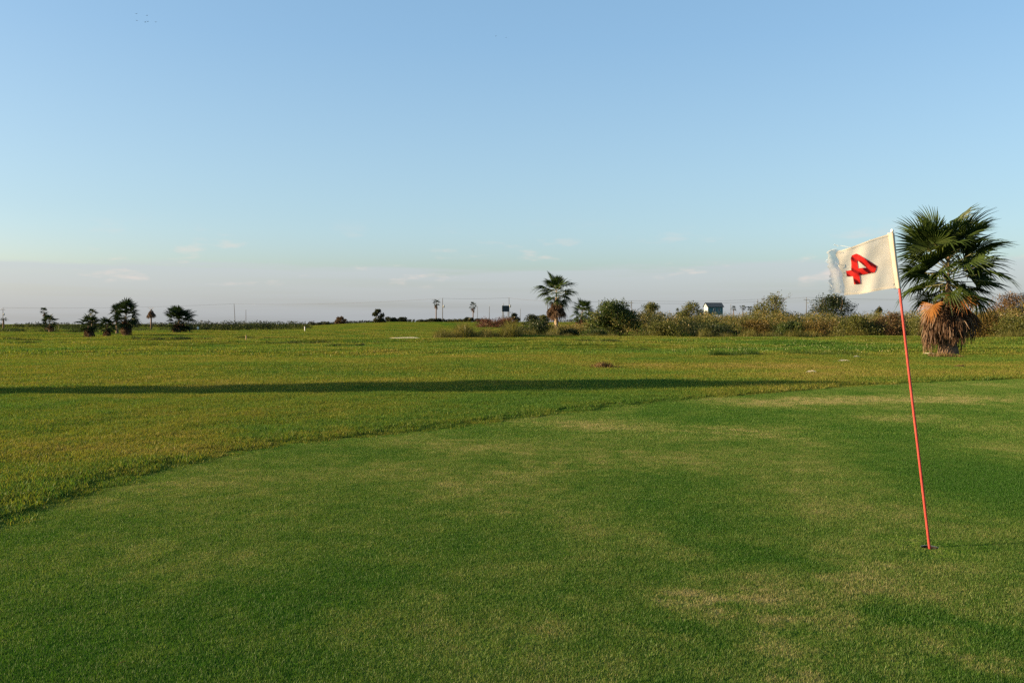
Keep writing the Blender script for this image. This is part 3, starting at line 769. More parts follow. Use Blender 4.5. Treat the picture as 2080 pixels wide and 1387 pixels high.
bush(1965, 2040, 632, 694, L_GOLD, 'golden shrub right behind the skirt of the big palm', 120, d=66, n=4600, leaf=.06, lumps=20)
bush(2025, 2140, 640, 695, L_OLIVE, 'olive shrub in front of the high brown thicket', 121, d=64, n=6000, leaf=.06, lumps=24)
bush(1840, 1960, 640, 690, L_OLIVE, 'olive scrub bush hidden behind the big palm', 122, d=72, n=4600, leaf=.065, lumps=22)
bush(970, 1060, 645, 661, L_RED, 'long reddish brown shrub below the dark billboard', 123, d=205, n=7500, leaf=.11, lumps=22, wisps=6)
bush(1058, 1100, 639, 660, L_FAR, 'round dark far tree beyond the olive brown bush', 124, d=250, n=2000, leaf=.14, lumps=12, wisps=0, name='tree', cat='tree', trunk=True)
bush(1088, 1118, 639, 660, L_OLIVE, 'pale olive far tree just left of the pale trunked palm', 125, d=255, n=1800, leaf=.14, lumps=12, wisps=0, name='tree', cat='tree', trunk=True)
bush(1036, 1056, 635, 657, L_FAR, 'dark far tree beside the dark billboard', 126, d=290, n=1300, leaf=.16, name='tree', cat='tree', trunk=True)
bush(680, 704, 643, 658, L_BROWN, 'brown far shrub standing above the distant hedge', 127, d=300, n=1200, leaf=.18)
bush(756, 781, 628, 657, L_FAR, 'dark knobbly far tree standing above the distant hedge', 128, d=300, n=2400, leaf=.2, lumps=22, shape=1.3, name='tree', cat='tree', trunk=True)
FT = 'low trees along the horizon'
for i, (a, b, tp, nm) in enumerate(((782, 806, 644, 'flat topped dark far tree next to the knobbly tree'), (806, 828, 644, 'twin headed dark far tree beyond the fairway'), (838, 870, 650, 'low wide far shrub left of the tall slim palm'),
                                    (868, 898, 647, 'dark far shrub at the foot of the tall slim palm'), (905, 938, 649, 'low far shrub right of the pole with a transformer'), (938, 964, 645, 'domed far shrub below the second slim palm'), (962, 992, 648, 'low dark far shrub by the thin bare poles'))):
    bush(a, b, tp, 657, L_FAR, nm, 140 + i, d=330, n=1500, leaf=.2, lumps=11, wisps=2, group=FT, name='tree', cat='tree', trunk=True)
# scrub mass between the bushes
rg = np.random.default_rng(55)
mb = MB(); cs, rs = [], []
for px in np.arange(1120, 2200, 7.0):
    for row in range(4):
        d = 105 + row * 10 + rg.uniform(-2, 2) - 14 * max(0, (px - 1750) / 330)
        hmax = 2.7 + .25 * math.sin(px * .021) + .2 * math.sin(px * .057 + 1) + .17 * row + (.9 * min(1.2, (px - 1960) / 100) if px > 1960 else 0)
        if px < 1200: hmax *= .55
        r = rg.uniform(.6, 1.05)
        x = (px - CX) / F * d
        for zz in (r * .6, hmax * .55, hmax - r * .7):
            cs.append((x + rg.normal(0, .25), d + rg.normal(0, .8), max(.3, zz + rg.normal(0, .14)))); rs.append((r, r, r * .85))
leaf_cloud(mb, cs, rs, 110000, .085, rg, .3, up=.5)
tag(mb.build('scrub', L_SCRUB), 'belt of brown and olive scrub along the edge of the course', 'scrub', kind='stuff')
# hedges far left and centre
def hedge(name, pts, mat, label, seed, leaf, n, depth=3):
    """pts: (px, top row, distance)"""
    rg = np.random.default_rng(seed); cs, rs = [], []; mb = MB()
    for (p0, t0, d0), (p1, t1, d1) in zip(pts[:-1], pts[1:]):
        m = max(2, int(abs(p1 - p0) / 3))
        for i in range(m):
            u = i / m; d = d0 + (d1 - d0) * u + rg.uniform(0, depth); px = p0 + (p1 - p0) * u; tp = t0 + (t1 - t0) * u
            xx = (px - CX) / F * d; zg = g1(xx, d)
            ht = max(.6, CAMZ - (tp - HZ) * d / F - zg) * (rg.uniform(.7, 1.1) + .12 * math.sin(px * .31) * math.sin(px * .13 + seed))
            r = ht * .42
            for zz in (r * .6, ht - r):
                cs.append((xx + rg.normal(0, .2), d, zg + zz)); rs.append((r * 1.3, r * 1.2, r))
    leaf_cloud(mb, cs, rs, n, leaf, rg, .3)
    return tag(mb.build(name, mat), label, 'hedge', kind='stuff')
hedge('hedge', [(372, 657, 180), (400, 656, 182), (430, 657, 186), (480, 656, 190), (540, 652, 196), (580, 654, 205), (634, 656, 215)], L_DARK, 'dark green hedge beyond the lone broad palm', 61, .10, 14000)
hedge('hedge', [(634, 653, 290), (760, 650, 330), (900, 647.5, 370), (1000, 647, 370)], L_FAR, 'thin distant hedge along the middle of the horizon', 62, .2, 9000, 8)
hedge('hedge', [(-120, 654, 360), (0, 655, 360), (20, 658, 360), (60, 654, 360), (90, 652.5, 360), (130, 655, 360), (300, 654, 360), (420, 651, 360), (640, 652, 360)], L_FAR, 'dark tree line on the horizon beyond the palm cluster', 63, .25, 14000, 10)
hedge('hedge', [(130, 659, 200), (160, 658, 200), (210, 660, 202)], L_DARK, 'dark low thicket behind the skirted palms', 64, .13, 2500, 4)
hedge('hedge', [(1130, 648, 330), (1300, 645, 330), (1500, 641, 330), (1700, 641, 330), (1900, 643, 330), (2200, 643, 330)], L_FAR, 'distant trees behind the scrub belt', 65, .3, 14000, 10)
M_LONG = leafy('long_grass_and_shade_streaks', [(.030, .050, .012), (.050, .075, .018), (.085, .105, .026)], .5, .3)  # for the long grass strip and the ribbons that imitate shade streaks
tuft_field('grass_strip', [(-120, 200, 677.5, 5, .95, 7000), (-120, 420, 672.5, 8, 1.1, 7000)], M_LONG, 'strip of longer grass behind the palm cluster', 70, wdt=.05)
tuft_field('grass_strip', [(-120, 260, 694, 1.6, .26, 5000), (268, 430, 691, 1.4, .28, 3000), (430, 620, 689.5, 1.2, .2, 2400), (540, 770, 699, 1.2, .22, 3600), (640, 740, 704.5, .8, .2, 1500), (20, 160, 699.5, .8, .14, 1600), (1080, 1260, 700, 1.2, .2, 2000), (1150, 1330, 712, 1.0, .16, 1800), (250, 330, 722, .8, .12, 1000)], M_LONG, 'dark ribbons of grass imitating shade streaks across the fairway', 76, wdt=.03)  # dark blades set in rows to stand in for shade in the dips
tuft_field('reeds', [(880, 1060, 688, 4.5, 1.45, 6500), (900, 1130, 686.5, 5, 1.2, 3000)], M_REED, 'patch of tall reed grass left of the dark bush', 71, wdt=.03)
tuft_field('tall_grass', [(1120, 1420, 685.5, 3, .6, 3400), (1420, 1860, 686.5, 3, .95, 7000), (1940, 2200, 695, 3, .9, 5000)], M_REED, 'ragged dry grass fringing the foot of the scrub', 72, wdt=.028)
tuft_field('tall_grass', [(1455, 1540, 727, 1.6, .28, 2200), (1530, 1790, 725, 2.0, .22, 4200), (1440, 1500, 728, .8, .26, 700)], M_TUFT, 'uncut strip of bright green grass before the scrub', 73, wdt=.012)
tuft_field('tall_grass', [(1380, 1840, 715, 12, .16, 9000), (1180, 1500, 722, 8, .14, 3500)], M_TUFT, 'slightly longer lush grass in front of the scrub', 74, wdt=.014)
# straw skirt on the ground round the big palm
tuft_field('dead_grass', [(1885, 1960, 726, 1.6, .22, 1600), (1900, 1940, 722, .8, .32, 500)], M_STRAW, 'dead straw around the foot of the big palm', 75, lean=.9, wdt=.02)
# flowers scattered in the far grass
rg = np.random.default_rng(81); mb = MB()
n = 260
py = rg.uniform(689, 724, n); px = rg.uniform(1360, 1840, n); d = CAMZ * F / (py - HZ); x = (px - CX) / F * d
z = gz(x, d) + rg.uniform(.10, .2, n)
for i in range(n):
    r = rg.uniform(.011, .020); c = np.array([x[i], d[i], z[i]])
    mb.add(c + np.array([(r, 0, 0), (0, 0, r), (-r, 0, 0), (0, 0, -r), (0, r, .2 * r), (0, -r, .2 * r)]), None, [[0, 1, 4], [1, 2, 4], [2, 3, 4], [3, 0, 4], [1, 0, 5], [2, 1, 5], [3, 2, 5], [0, 3, 5]])
tag(mb.build('wild_flowers', plain('petal', (.50, .47, .25), .6, .1, 4)), 'tiny pale yellow flowers dotted through the lush grass', 'flowers', kind='stuff')

# evergreen added out of view on the left, shaped to cast the long fairway shadow
def evergreen():
    rg = np.random.default_rng(90)
    tipx, tipy = gxy(1800, 780)
    L = 29.0
    bx, by = tipx - L * math.cos(R(SUN_TH)), tipy - L * math.sin(R(SUN_TH))
    ht = L * math.tan(R(SUN_EL)); z0 = g1(bx, by)
    root = empty('tree', (bx, by, z0)); tag(root, 'unseen evergreen tree added left of the fairway to cast the long shadow', 'tree')
    mb = MB(); cs, rs = [], []
    for i in range(150):
        u = rg.uniform(.1, .97)
        wmax = 2.0 * (math.sin(math.pi * .5 * min(1, (1 - u) / .36)) if u > .64 else (.3 + .7 * u / .64))
        r = max(.12, wmax * .35); a = rg.uniform(0, 6.28)
        cs.append((math.cos(a) * (wmax - r), math.sin(a) * (wmax - r), u * ht)); rs.append((r, r, r))
    leaf_cloud(mb, cs, rs, 15000, .085, rg, .2)
    mb.build('crown', L_DARK, root)
    m = MB(); m.tube([(0, 0, -.2), (0, 0, ht * .5), (0, 0, ht * .95)], [.22, .14, .03], 10); m.build('trunk', M_BARK, root, True)
evergreen()

# ------------------------------------------------------------------ flagstick and flag
D0 = dist(1111)
stick = empty('golf_flagstick', (HOLE[0], HOLE[1], hz0)); tag(stick, 'leaning coral red golf flagstick with white knob standing in the hole', 'flagstick')
def loc(v): return np.array(v) - np.array([HOLE[0], HOLE[1], hz0])
ctrl = [(1898, 1150), (1888, 1111), (1867, 930), (1845, 745), (1827, 585), (1819, 528), (1813.5, 478)]
ctrl[0] = (1891.5, 1141)
m = MB(); m.tube([loc(at(x, y, D0)) for x, y in ctrl], [.0090, .0090, .0088, .0085, .0083, .0081, .008], 16)
m_stick, t = mat_new('red_fibreglass')
o_ = N(t, 'ShaderNodeOutputMaterial'); b_ = N(t, 'ShaderNodeBsdfPrincipled'); ge = N(t, 'ShaderNodeNewGeometry')
t.links.new(MIX(t, RAMP(t, NOISE(t, MAPV(t, ge.outputs['Position'], (30, 30, 4)), 3, 4), .3, .7), (.25, .030, .025), (.31, .046, .038)), b_.inputs['Base Color'])
b_.inputs['Roughness'].default_value = .45; b_.inputs['Specular IOR Level'].default_value = .25; t.links.new(b_.outputs[0], o_.inputs[0])
m.build('pole', m_stick, stick, True)
m = MB()
kc = loc(at(1812.2, 469, D0)); pk = []
for i in range(7):
    a = -math.pi / 2 + math.pi * i / 6; pk.append((kc + np.array([0, 0, .0115 * math.sin(a)]), max(.0006, .0115 * math.cos(a))))
m.tube([p for p, r in pk], [r for p, r in pk], 14); m.build('knob', plain('white_plastic', (.75, .74, .70), .35, .03, 5), stick, True)
m = MB(); m.tube([loc(at(1813.3, 478, D0)), loc(at(1812.5, 472, D0))], [.0075, .006], 12); m.build('ferrule', plain('dark_ferrule', (.06, .06, .06), .4, .1, 5), stick, True)

flag = empty('golf_flag', at(1828, 585, D0)); tag(flag, 'white golf flag with a red numeral 4 showing from behind', 'flag')
FO = np.array(at(1828, 585, D0))
def flag_y(px, py):
    u = np.clip((1822 - px) / 120., 0, 1.25); v = (py - 480) / 110.
    return D0 + .05 * u + u * (.0060 * np.sin(u * 8 + 2.2 * v) + .0016 * np.sin(u * 21 - 5 * v + 1)) + .0011 * np.sin(15 * (u - .55 * v)) * np.minimum(1, u * 3)
def fpt(px, py, off=0.):
    return np.array(at(px, py, flag_y(px, py) - off)) - FO
def interp(cv, u):
    xs = [a[0] for a in cv]
    return np.array([np.interp(u, xs, [a[1] for a in cv]), np.interp(u, xs, [a[2] for a in cv])])
TOP = [(0, 1812, 474), (.12, 1800, 477), (.4, 1768, 487), (.7, 1730, 502), (1, 1698, 511)]
BOT = [(0, 1827, 585), (.12, 1815, 585.5), (.4, 1785, 590), (.7, 1750, 597), (1, 1715, 600)]
FLYX = [(0, 1700), (.07, 1696.5), (.2, 1704.5), (.33, 1703), (.52, 1712), (.62, 1711), (.8, 1716), (1, 1714)]
def flag_px(u, v):
    a = interp(TOP, u); b = interp(BOT, u); p = a * (1 - v) + b * v
    fx = np.interp(v, [k[0] for k in FLYX], [k[1] for k in FLYX]); lin = a[0] * (1 - v) + b[0] * v
    e1 = TOP[-1][1] * (1 - v) + BOT[-1][1] * v
    p[0] += (fx - e1) * max(0, (u - .75) / .25) ** 1.5
    return p
nu, nv = 48, 34
m_cloth, t = mat_new('flag_cloth')
o_ = N(t, 'ShaderNodeOutputMaterial'); d_ = N(t, 'ShaderNodeBsdfDiffuse'); tr_ = N(t, 'ShaderNodeBsdfTranslucent'); mx = N(t, 'ShaderNodeMixShader'); ge = N(t, 'ShaderNodeNewGeometry')
cc = MIX(t, RAMP(t, NOISE(t, ge.outputs['Position'], 14, 4), .3, .75), (.76, .70, .61), (.82, .77, .69))
t.links.new(cc, d_.inputs[0]); t.links.new(cc, tr_.inputs[0]); mx.inputs[0].default_value = .38
t.links.new(d_.outputs[0], mx.inputs[1]); t.links.new(tr_.outputs[0], mx.inputs[2]); t.links.new(mx.outputs[0], o_.inputs[0])
m = MB(); vs = [fpt(*flag_px(i / nu, j / nv)) for j in range(nv + 1) for i in range(nu + 1)]
m.add(vs, [[j * (nu + 1) + i, j * (nu + 1) + i + 1, (j + 1) * (nu + 1) + i + 1, (j + 1) * (nu + 1) + i] for j in range(nv) for i in range(nu)
           if not (j >= nv - 3 and 4 <= i <= 5 and (i + j) % 2)])
m.build('cloth', m_cloth, flag, True)
# hem strips (top and bottom)
m = MB()
for (v0, v1) in ((0, .035), (.955, 1)):
    vs = [fpt(*flag_px(i / nu, v), .0012) for v in (v0, v1) for i in range(nu + 1)]
    m.add(vs, [[i, i + 1, nu + 2 + i, nu + 1 + i] for i in range(nu)])
m.build('hem', m_cloth, flag, True)
# sleeve round the stick
m = MB(); vs = []; ks = 16; rows_ = 14
for j in range(rows_ + 1):
    u = j / rows_; p = np.array([1813.6 + (1827.3 - 1813.6) * u - .8 * math.sin(math.pi * u), 473.5 + (586 - 473.5) * u])
    for i in range(ks):
        a = 2 * math.pi * i / ks
        c = np.array(at(p[0], p[1], D0)) - FO
        ex = .0155 * math.cos(a); vs.append(c + np.array([ex - .006 - (.010 if math.cos(a) < -.5 else 0), .0128 * math.sin(a) * (1 if math.cos(a) > -.5 else .5) + (.012 if math.cos(a) < -.5 else 0), 0]))
m.add(vs, [[j * ks + i, j * ks + (i + 1) % ks, (j + 1) * ks + (i + 1) % ks, (j + 1) * ks + i] for j in range(rows_) for i in range(ks)])
m.build('sleeve', plain('sleeve_cloth', (.50, .42, .34), .8, .05, 20), flag, True)
# frayed fly end: thin gauze and loose threads
m_gauze, t = mat_new('frayed_gauze')
o_ = N(t, 'ShaderNodeOutputMaterial'); tp_ = N(t, 'ShaderNodeBsdfTransparent'); d_ = N(t, 'ShaderNodeBsdfDiffuse'); tr_ = N(t, 'ShaderNodeBsdfTranslucent'); mx = N(t, 'ShaderNodeMixShader'); my = N(t, 'ShaderNodeMixShader'); ge = N(t, 'ShaderNodeNewGeometry')
d_.inputs[0].default_value = (.5, .5, .49, 1); tr_.inputs[0].default_value = (.42, .42, .42, 1); mx.inputs[0].default_value = .5
t.links.new(d_.outputs[0], mx.inputs[1]); t.links.new(tr_.outputs[0], mx.inputs[2])
wv = RAMP(t, NOISE(t, MAPV(t, ge.outputs['Position'], (60, 60, 12)), 2, 3), .3, .75)
t.links.new(M(t, 'ADD', M(t, 'MULTIPLY', wv, .22), .40), my.inputs[0])
t.links.new(tp_.outputs[0], my.inputs[1]); t.links.new(mx.outputs[0], my.inputs[2]); t.links.new(my.outputs[0], o_.inputs[0])
m = MB(); gu, gv = 14, 30; vs = []
OUT = [(0, 1684), (.07, 1680), (.2, 1681), (.38, 1680), (.55, 1686), (.75, 1684), (1, 1684)]
for j in range(gv + 1):
    v = j / gv; ax = np.interp(v, [k_[0] for k_ in FLYX], [k_[1] for k_ in FLYX]) + 8; bxx = np.interp(v, [k_[0] for k_ in OUT], [k_[1] for k_ in OUT]) + 2 * math.sin(j * 1.9)
    for i in range(gu + 1):
        w = i / gu; vs.append(fpt(ax + (bxx - ax) * w, 508 - 2 * w + (598 - 508) * v - 3 * w * v, -.006 - .010 * w * math.sin(w * 6 + v * 4)))
m.add(vs, [[j * (gu + 1) + i, j * (gu + 1) + i + 1, (j + 1) * (gu + 1) + i + 1, (j + 1) * (gu + 1) + i] for j in range(gv) for i in range(gu) if not (i > gu - 2 and (j * 7) % 5 == 0)])
m.build('frayed_edge', m_gauze, flag, True)
m = MB(); rg = np.random.default_rng(6)
for i in range(9):
    x0 = rg.uniform(1682, 1712); y0 = rg.uniform(503, 596); a = rg.uniform(-.6, .8); L = rg.uniform(8, 22)
    pts = [fpt(x0 + L * u * -math.cos(a) * .6 + 2 * math.sin(3 * u), y0 + L * u * math.sin(a) + 8 * u * u * rg.uniform(-.5, 1), .004 + .01 * u) for u in (0, .33, .66, 1)]
    m.tube(pts, .0007, 4)
for (x0, y0, x1, y1) in ((1728, 503, 1694, 498), (1700, 505, 1680, 513), (1694, 497, 1703, 501)):
    m.tube([fpt(x0 + (x1 - x0) * u, y0 + (y1 - y0) * u - 4 * u * (1 - u), .004) for u in (0, .3, .6, 1)], .0011, 5)
m.build('loose_threads', plain('thread', (.8, .8, .78), .9, .02, 5), flag)
# numeral, sewn on both faces
def numeral(name, dx, dy, off, mat):
    k_ = 8.16
    outer = [(478, 822), (562, 806), (566, 700), (555, 605), (578, 560), (650, 533), (700, 556), (985, 738), (972, 800), (950, 843), (702, 888), (715, 1030), (612, 1042), (590, 905), (488, 910)]
    hole = [(662, 640), (815, 765), (676, 775)]
    bm = bmesh.new(); es = []
    for ring_ in (outer, hole):
        vv = [bm.verts.new((1660 + x / k_ + dx, 450 + y / k_ + dy, 0)) for x, y in ring_]
        es += [bm.edges.new((vv[i], vv[(i + 1) % len(vv)])) for i in range(len(vv))]
    bmesh.ops.triangle_fill(bm, use_beauty=True, edges=es)
    for _ in range(3): bmesh.ops.subdivide_edges(bm, edges=bm.edges[:], cuts=1, use_grid_fill=True)
    bmesh.ops.triangulate(bm, faces=bm.faces[:])
    for v in bm.verts: v.co = fpt(v.co.x, v.co.y, off)
    me = bpy.data.meshes.new(name); bm.to_mesh(me); bm.free()
    me.polygons.foreach_set('use_smooth', [True] * len(me.polygons))
    return link(name, me, mat, flag)
m_red, t = mat_new('red_numeral_cloth')
o_ = N(t, 'ShaderNodeOutputMaterial'); d_ = N(t, 'ShaderNodeBsdfDiffuse'); tr_ = N(t, 'ShaderNodeBsdfTranslucent'); mx = N(t, 'ShaderNodeMixShader'); ge = N(t, 'ShaderNodeNewGeometry')
wv = N(t, 'ShaderNodeTexWave'); wv.inputs['Scale'].default_value = 9; wv.inputs['Distortion'].default_value = 1.5; wv.bands_direction = 'DIAGONAL'; t.links.new(ge.outputs['Position'], wv.inputs[0])
cc = MIX(t, RAMP(t, NOISE(t, ge.outputs['Position'], 22, 3), .3, .7), (.50, .020, .020), (.60, .036, .034))
t.links.new(cc, d_.inputs[0]); t.links.new(cc, tr_.inputs[0]); mx.inputs[0].default_value = .3
bp = N(t, 'ShaderNodeBump'); bp.inputs['Strength'].default_value = .7; bp.inputs['Distance'].default_value = .02; t.links.new(wv.outputs[1], bp.inputs['Height'])
t.links.new(bp.outputs[0], d_.inputs['Normal'])
t.links.new(d_.outputs[0], mx.inputs[1]); t.links.new(tr_.outputs[0], mx.inputs[2]); t.links.new(mx.outputs[0], o_.inputs[0])
numeral('numeral', 0, 0, .0025, m_red)
numeral('numeral', 5.0, 1.2, -.0025, m_red)

# ------------------------------------------------------------------ poles, wires, house, billboard
PG = 'utility poles along the horizon'
def upole(px, top_py, d, label, arm=0, trans=False, lean_px=0, thick=.26, group=PG):
    s = d / F; X = (px - CX) * s; z0 = g1(X, d); ht = CAMZ - (top_py - HZ) * s - z0
    root = empty('utility_pole', (X, d, z0)); tag(root, label, 'utility pole', group)
    m = MB(); m.tube([(-lean_px * s, 0, -.4), (-lean_px * s * .5, 0, ht * .5), (0, 0, ht)], [thick / 2 * 1.15, thick / 2, thick / 2 * .75], 10); m.build('post', M_WOODPOLE, root, True)
    if arm:
        m = MB(); m.box((0, -thick * .45, ht - .9), (arm, .14, .16)); m.build('crossarm', M_WOODPOLE, root)
        for k_ in (-.45, .0, .45):
            m = MB(); m.tube([(k_ * arm, -thick * .45, ht - .8), (k_ * arm, -thick * .45, ht - .55)], [.07, .05], 8); m.build('insulator', M_METAL, root)
    else:
        m = MB(); m.tube([(0, 0, ht), (0, 0, ht + .22)], [.07, .05], 8); m.build('insulator', M_METAL, root)
    if trans:
        m = MB(); m.tube([(thick * .5 + .32, 0, ht * .66 - .5), (thick * .5 + .32, 0, ht * .66 + .45), (thick * .5 + .32, 0, ht * .66 + .55)], [.32, .32, .2], 12); m.build('transformer', M_METAL, root, True)
        m = MB(); m.box((thick * .4, 0, ht * .66), (.5, .1, .12)); m.build('bracket', M_METAL, root)
    return Vector((X, d, z0 + ht))
T6 = upole(6, 625, 430, 'utility pole with crossarm and transformer behind a small palm', 2.4, True)
T476 = upole(475.5, 617, 430, 'slightly leaning tall bare pole above the dark hedge', 0, False, -2.5)
upole(499.5, 629, 430, 'shorter thin bare pole above the dark hedge', 0, False, 0, .22)
T899 = upole(899, 606, 350, 'tall utility pole with transformer beside a slim palm', 0, True)
upole(970, 622, 420, 'thin bare pole right behind the second slim palm', 0, False, 0, .2)
upole(994, 622, 420, 'thin bare pole standing alone above the reddish shrub', 0, False, 0, .24)
upole(1023, 616, 400, 'thin pole rising behind the dark billboard', 0, False, 0, .22)
T1034 = upole(1034, 605, 350, 'tall utility pole with transformer at the edge of the dark billboard', 0, True)
upole(1057, 627, 420, 'short thin pole right of the dark billboard', 0, False, 0, .2)
T1112 = upole(1112, 611, 330, 'utility pole with crossarm behind the pale trunked palm', 2.0)
T1283 = upole(1283, 611, 350, 'utility pole behind the big rounded green bush', 1.2)
upole(1484.5, 618, 385, 'thin bare pole beside the first of the three palms', 0, False, 0, .22)
T1539 = upole(1539, 608, 350, 'utility pole behind the tall golden olive bush', .9)
T1638 = upole(1638, 604, 340, 'utility pole with two crossarms beside the spreading dark tree', 2.2)
T1990 = upole(1975, 606, 340, 'utility pole hidden behind the big palm', 1.6)
def wire(a, b, label, sag=.012, dz=0):
    a = np.array(a) + np.array([0, 0, dz]); b = np.array(b) + np.array([0, 0, dz]); L = np.linalg.norm(b - a)
    m = MB(); m.tube([a + (b - a) * u - np.array([0, 0, sag * L * 4 * u * (1 - u)]) for u in np.linspace(0, 1, 17)], .03, 4)
    tag(m.build('power_line', M_WIRE), label, 'power line', 'power lines strung between the poles')
wire(T6, T476, 'long power line above the palm cluster', .008)
wire(T476, T899, 'long power line above the dark hedge and fairway', .008)
wire(T899, T1034, 'power line between the two poles with transformers', .01)
wire(T1034, T1112, 'power line from the billboard to the pale trunked palm', .01)
wire(T1112, T1283, 'power line above the big rounded green bush', .01)
wire(T1283, T1539, 'power line passing over the teal house', .01)
wire(T1539, T1638, 'power line from the tall golden olive bush to the dark tree', .01)
wire(T1638, T1990, 'power line passing behind the flag', .01)
wire(T1283, T1539, 'second power line passing just below over the teal house', .01, -.9)

def house():
    d = 400; s = d / F; rz = R(8)
    X = (1449 - CX) * s; z0 = g1(X, d)
    root = empty('house', (X, d, z0), rz); tag(root, 'teal stilt house with dark roof and white gable above the scrub', 'house')
    Lx, Ly = 6.9, 5.0
    zw0, zw1, zr = 3.6, 7.1, 8.7
    wall = plain('teal_siding', (.045, .135, .165), .7, .1, 1.5); roofm = plain('dark_roof', (.03, .045, .06), .8, .15, 2); wh = plain('white_siding', (.40, .44, .45), .6, .05, 2)
    m = MB(); hx, hy = Lx / 2, Ly / 2
    for yy in (-hy, hy): m.box((0, yy, (zw0 + zw1) / 2), (Lx - .06, .16, zw1 - zw0))
    m.box((0, 0, zw0 - .12), (Lx, Ly, .2)); m.build('wall', wall, root)
    for xx in (-hx, hx):
        m = MB(); m.add([(xx - .08, -hy, zw0), (xx - .08, hy, zw0), (xx - .08, hy, zw1), (xx - .08, 0, zr - .1), (xx - .08, -hy, zw1), (xx + .08, -hy, zw0), (xx + .08, hy, zw0), (xx + .08, hy, zw1), (xx + .08, 0, zr - .1), (xx + .08, -hy, zw1)],
                        [[0, 1, 2, 4], [5, 9, 7, 6], [0, 4, 9, 5], [1, 6, 7, 2], [2, 7, 8, 3], [3, 8, 9, 4], [0, 5, 6, 1]], [[4, 2, 3], [9, 8, 7]])
        m.build('gable_wall', wh, root)
    m = MB()
    for sy in (-1, 1):
        e = .55
        a = [(-hx - .5, sy * (hy + e), zw1 - .32), (hx + .5, sy * (hy + e), zw1 - .32), (hx + .5, 0, zr + .05), (-hx - .5, 0, zr + .05)]
        m.add(a + [(x, y, z + .16) for x, y, z in a], [[0, 1, 2, 3], [4, 7, 6, 5], [0, 4, 5, 1], [1, 5, 6, 2], [0, 3, 7, 4], [3, 2, 6, 7]])
    m.build('roof', roofm, root)
    glass = plain('window_glass', (.05, .07, .09), .15, .1, 1, .6)
    for wx in (-.4, 1.7):
        m = MB()
        for (dx, dz_, w, h) in ((0, -.72, 1.1, .12), (0, .72, 1.1, .12), (-.49, 0, .12, 1.56), (.49, 0, .12, 1.56)): m.box((wx + dx, -hy - .11, 5.5 + dz_), (w, .08, h))
        fr = m.build('window', wh, root)
        m = MB(); m.box((wx, -hy - .095, 5.5), (.86, .03, 1.32)); m.build('pane', glass, fr)
    m = MB()
    for (dx, dz_, w, h) in ((0, -.5, .9, .1), (0, .5, .9, .1), (-.4, 0, .1, 1.1), (.4, 0, .1, 1.1)): m.box((-hx - .1, dx, 7.0 + dz_), (.06, w, h))
    fr = m.build('window', wall, root); m = MB(); m.box((-hx - .095, 0, 7.0), (.02, .7, .9)); m.build('pane', glass, fr)
    for xx in (-hx + .2, 0, hx - .2):
        for yy in (-hy + .2, hy - .2):
            m = MB(); m.box((xx, yy, 1.65), (.25, .25, 3.6)); m.build('stilt', M_WOODPOLE, root)
house()
def billboard():
    d = 345; s = d / F; X = (1027 - CX) * s; z0 = g1(X, d)
    root = empty('billboard', (X, d, z0), R(22)); tag(root, 'dark grey blank billboard above the reddish shrub', 'billboard')
    b, tpz = CAMZ - (645 - HZ) * s, CAMZ - (633 - HZ) * s
    m = MB(); m.box((0, 0, (b + tpz) / 2), (3.0, .18, tpz - b)); m.build('panel', plain('dark_board', (.035, .045, .05), .7, .15, 2), root)
    m = MB()
    for zz in (b, tpz): m.box((0, 0, zz), (3.1, .24, .1))
    m.build('frame', M_METAL, root)
    for xx in (-1.1, 1.1): m = MB(); m.box((xx, .22, tpz / 2 - .1), (.2, .2, tpz)); m.build('leg', M_WOODPOLE, root)
billboard()

# ------------------------------------------------------------------ small things on the course
def post(px, top, base, w, mat, name, label, cat, cap=None):
    d = dist(base); s = d / F; X = (px - CX) * s; z0 = g1(X, d); ht = (base - top) * s
    root = empty(name, (X, d, z0)); tag(root, label, cat)
    m = MB(); m.tube([(0, 0, -.1), (0, 0, ht * .93)], w / 2, 10); m.build('shaft', mat, root, True)
    m = MB(); m.tube([(0, 0, ht * .93), (0, 0, ht), (0, 0, ht * 1.015)], [w * .56, w * .56, w * .2], 10); m.build('cap', cap or mat, root, True)
post(619, 665, 675, .14, M_WHITE, 'marker_post', 'short white marker post on the fairway before the hedge', 'marker post')
post(500, 684, 695, .09, plain('tan_wood', (.34, .25, .13), .8, .15, 9), 'marker_post', 'short tan wooden stake on the fairway', 'marker post')
def stand():
    d = dist(673); s = d / F; X = (402 - CX) * s; z0 = g1(X, d)
    root = empty('tee_stand', (X, d, z0), R(20)); tag(root, 'small white and grey stand on short legs before the dark hedge', 'stand')
    m = MB(); m.box((0, 0, .52), (.34, .22, .42)); m.build('box', M_WHITE, root)
    m = MB(); m.box((0, 0, .75), (.38, .26, .05)); m.build('lid', M_METAL, root)
    for xx in (-.13, .13): m = MB(); m.box((xx, 0, .12), (.05, .06, .42)); m.build('leg', M_METAL, root)
stand()
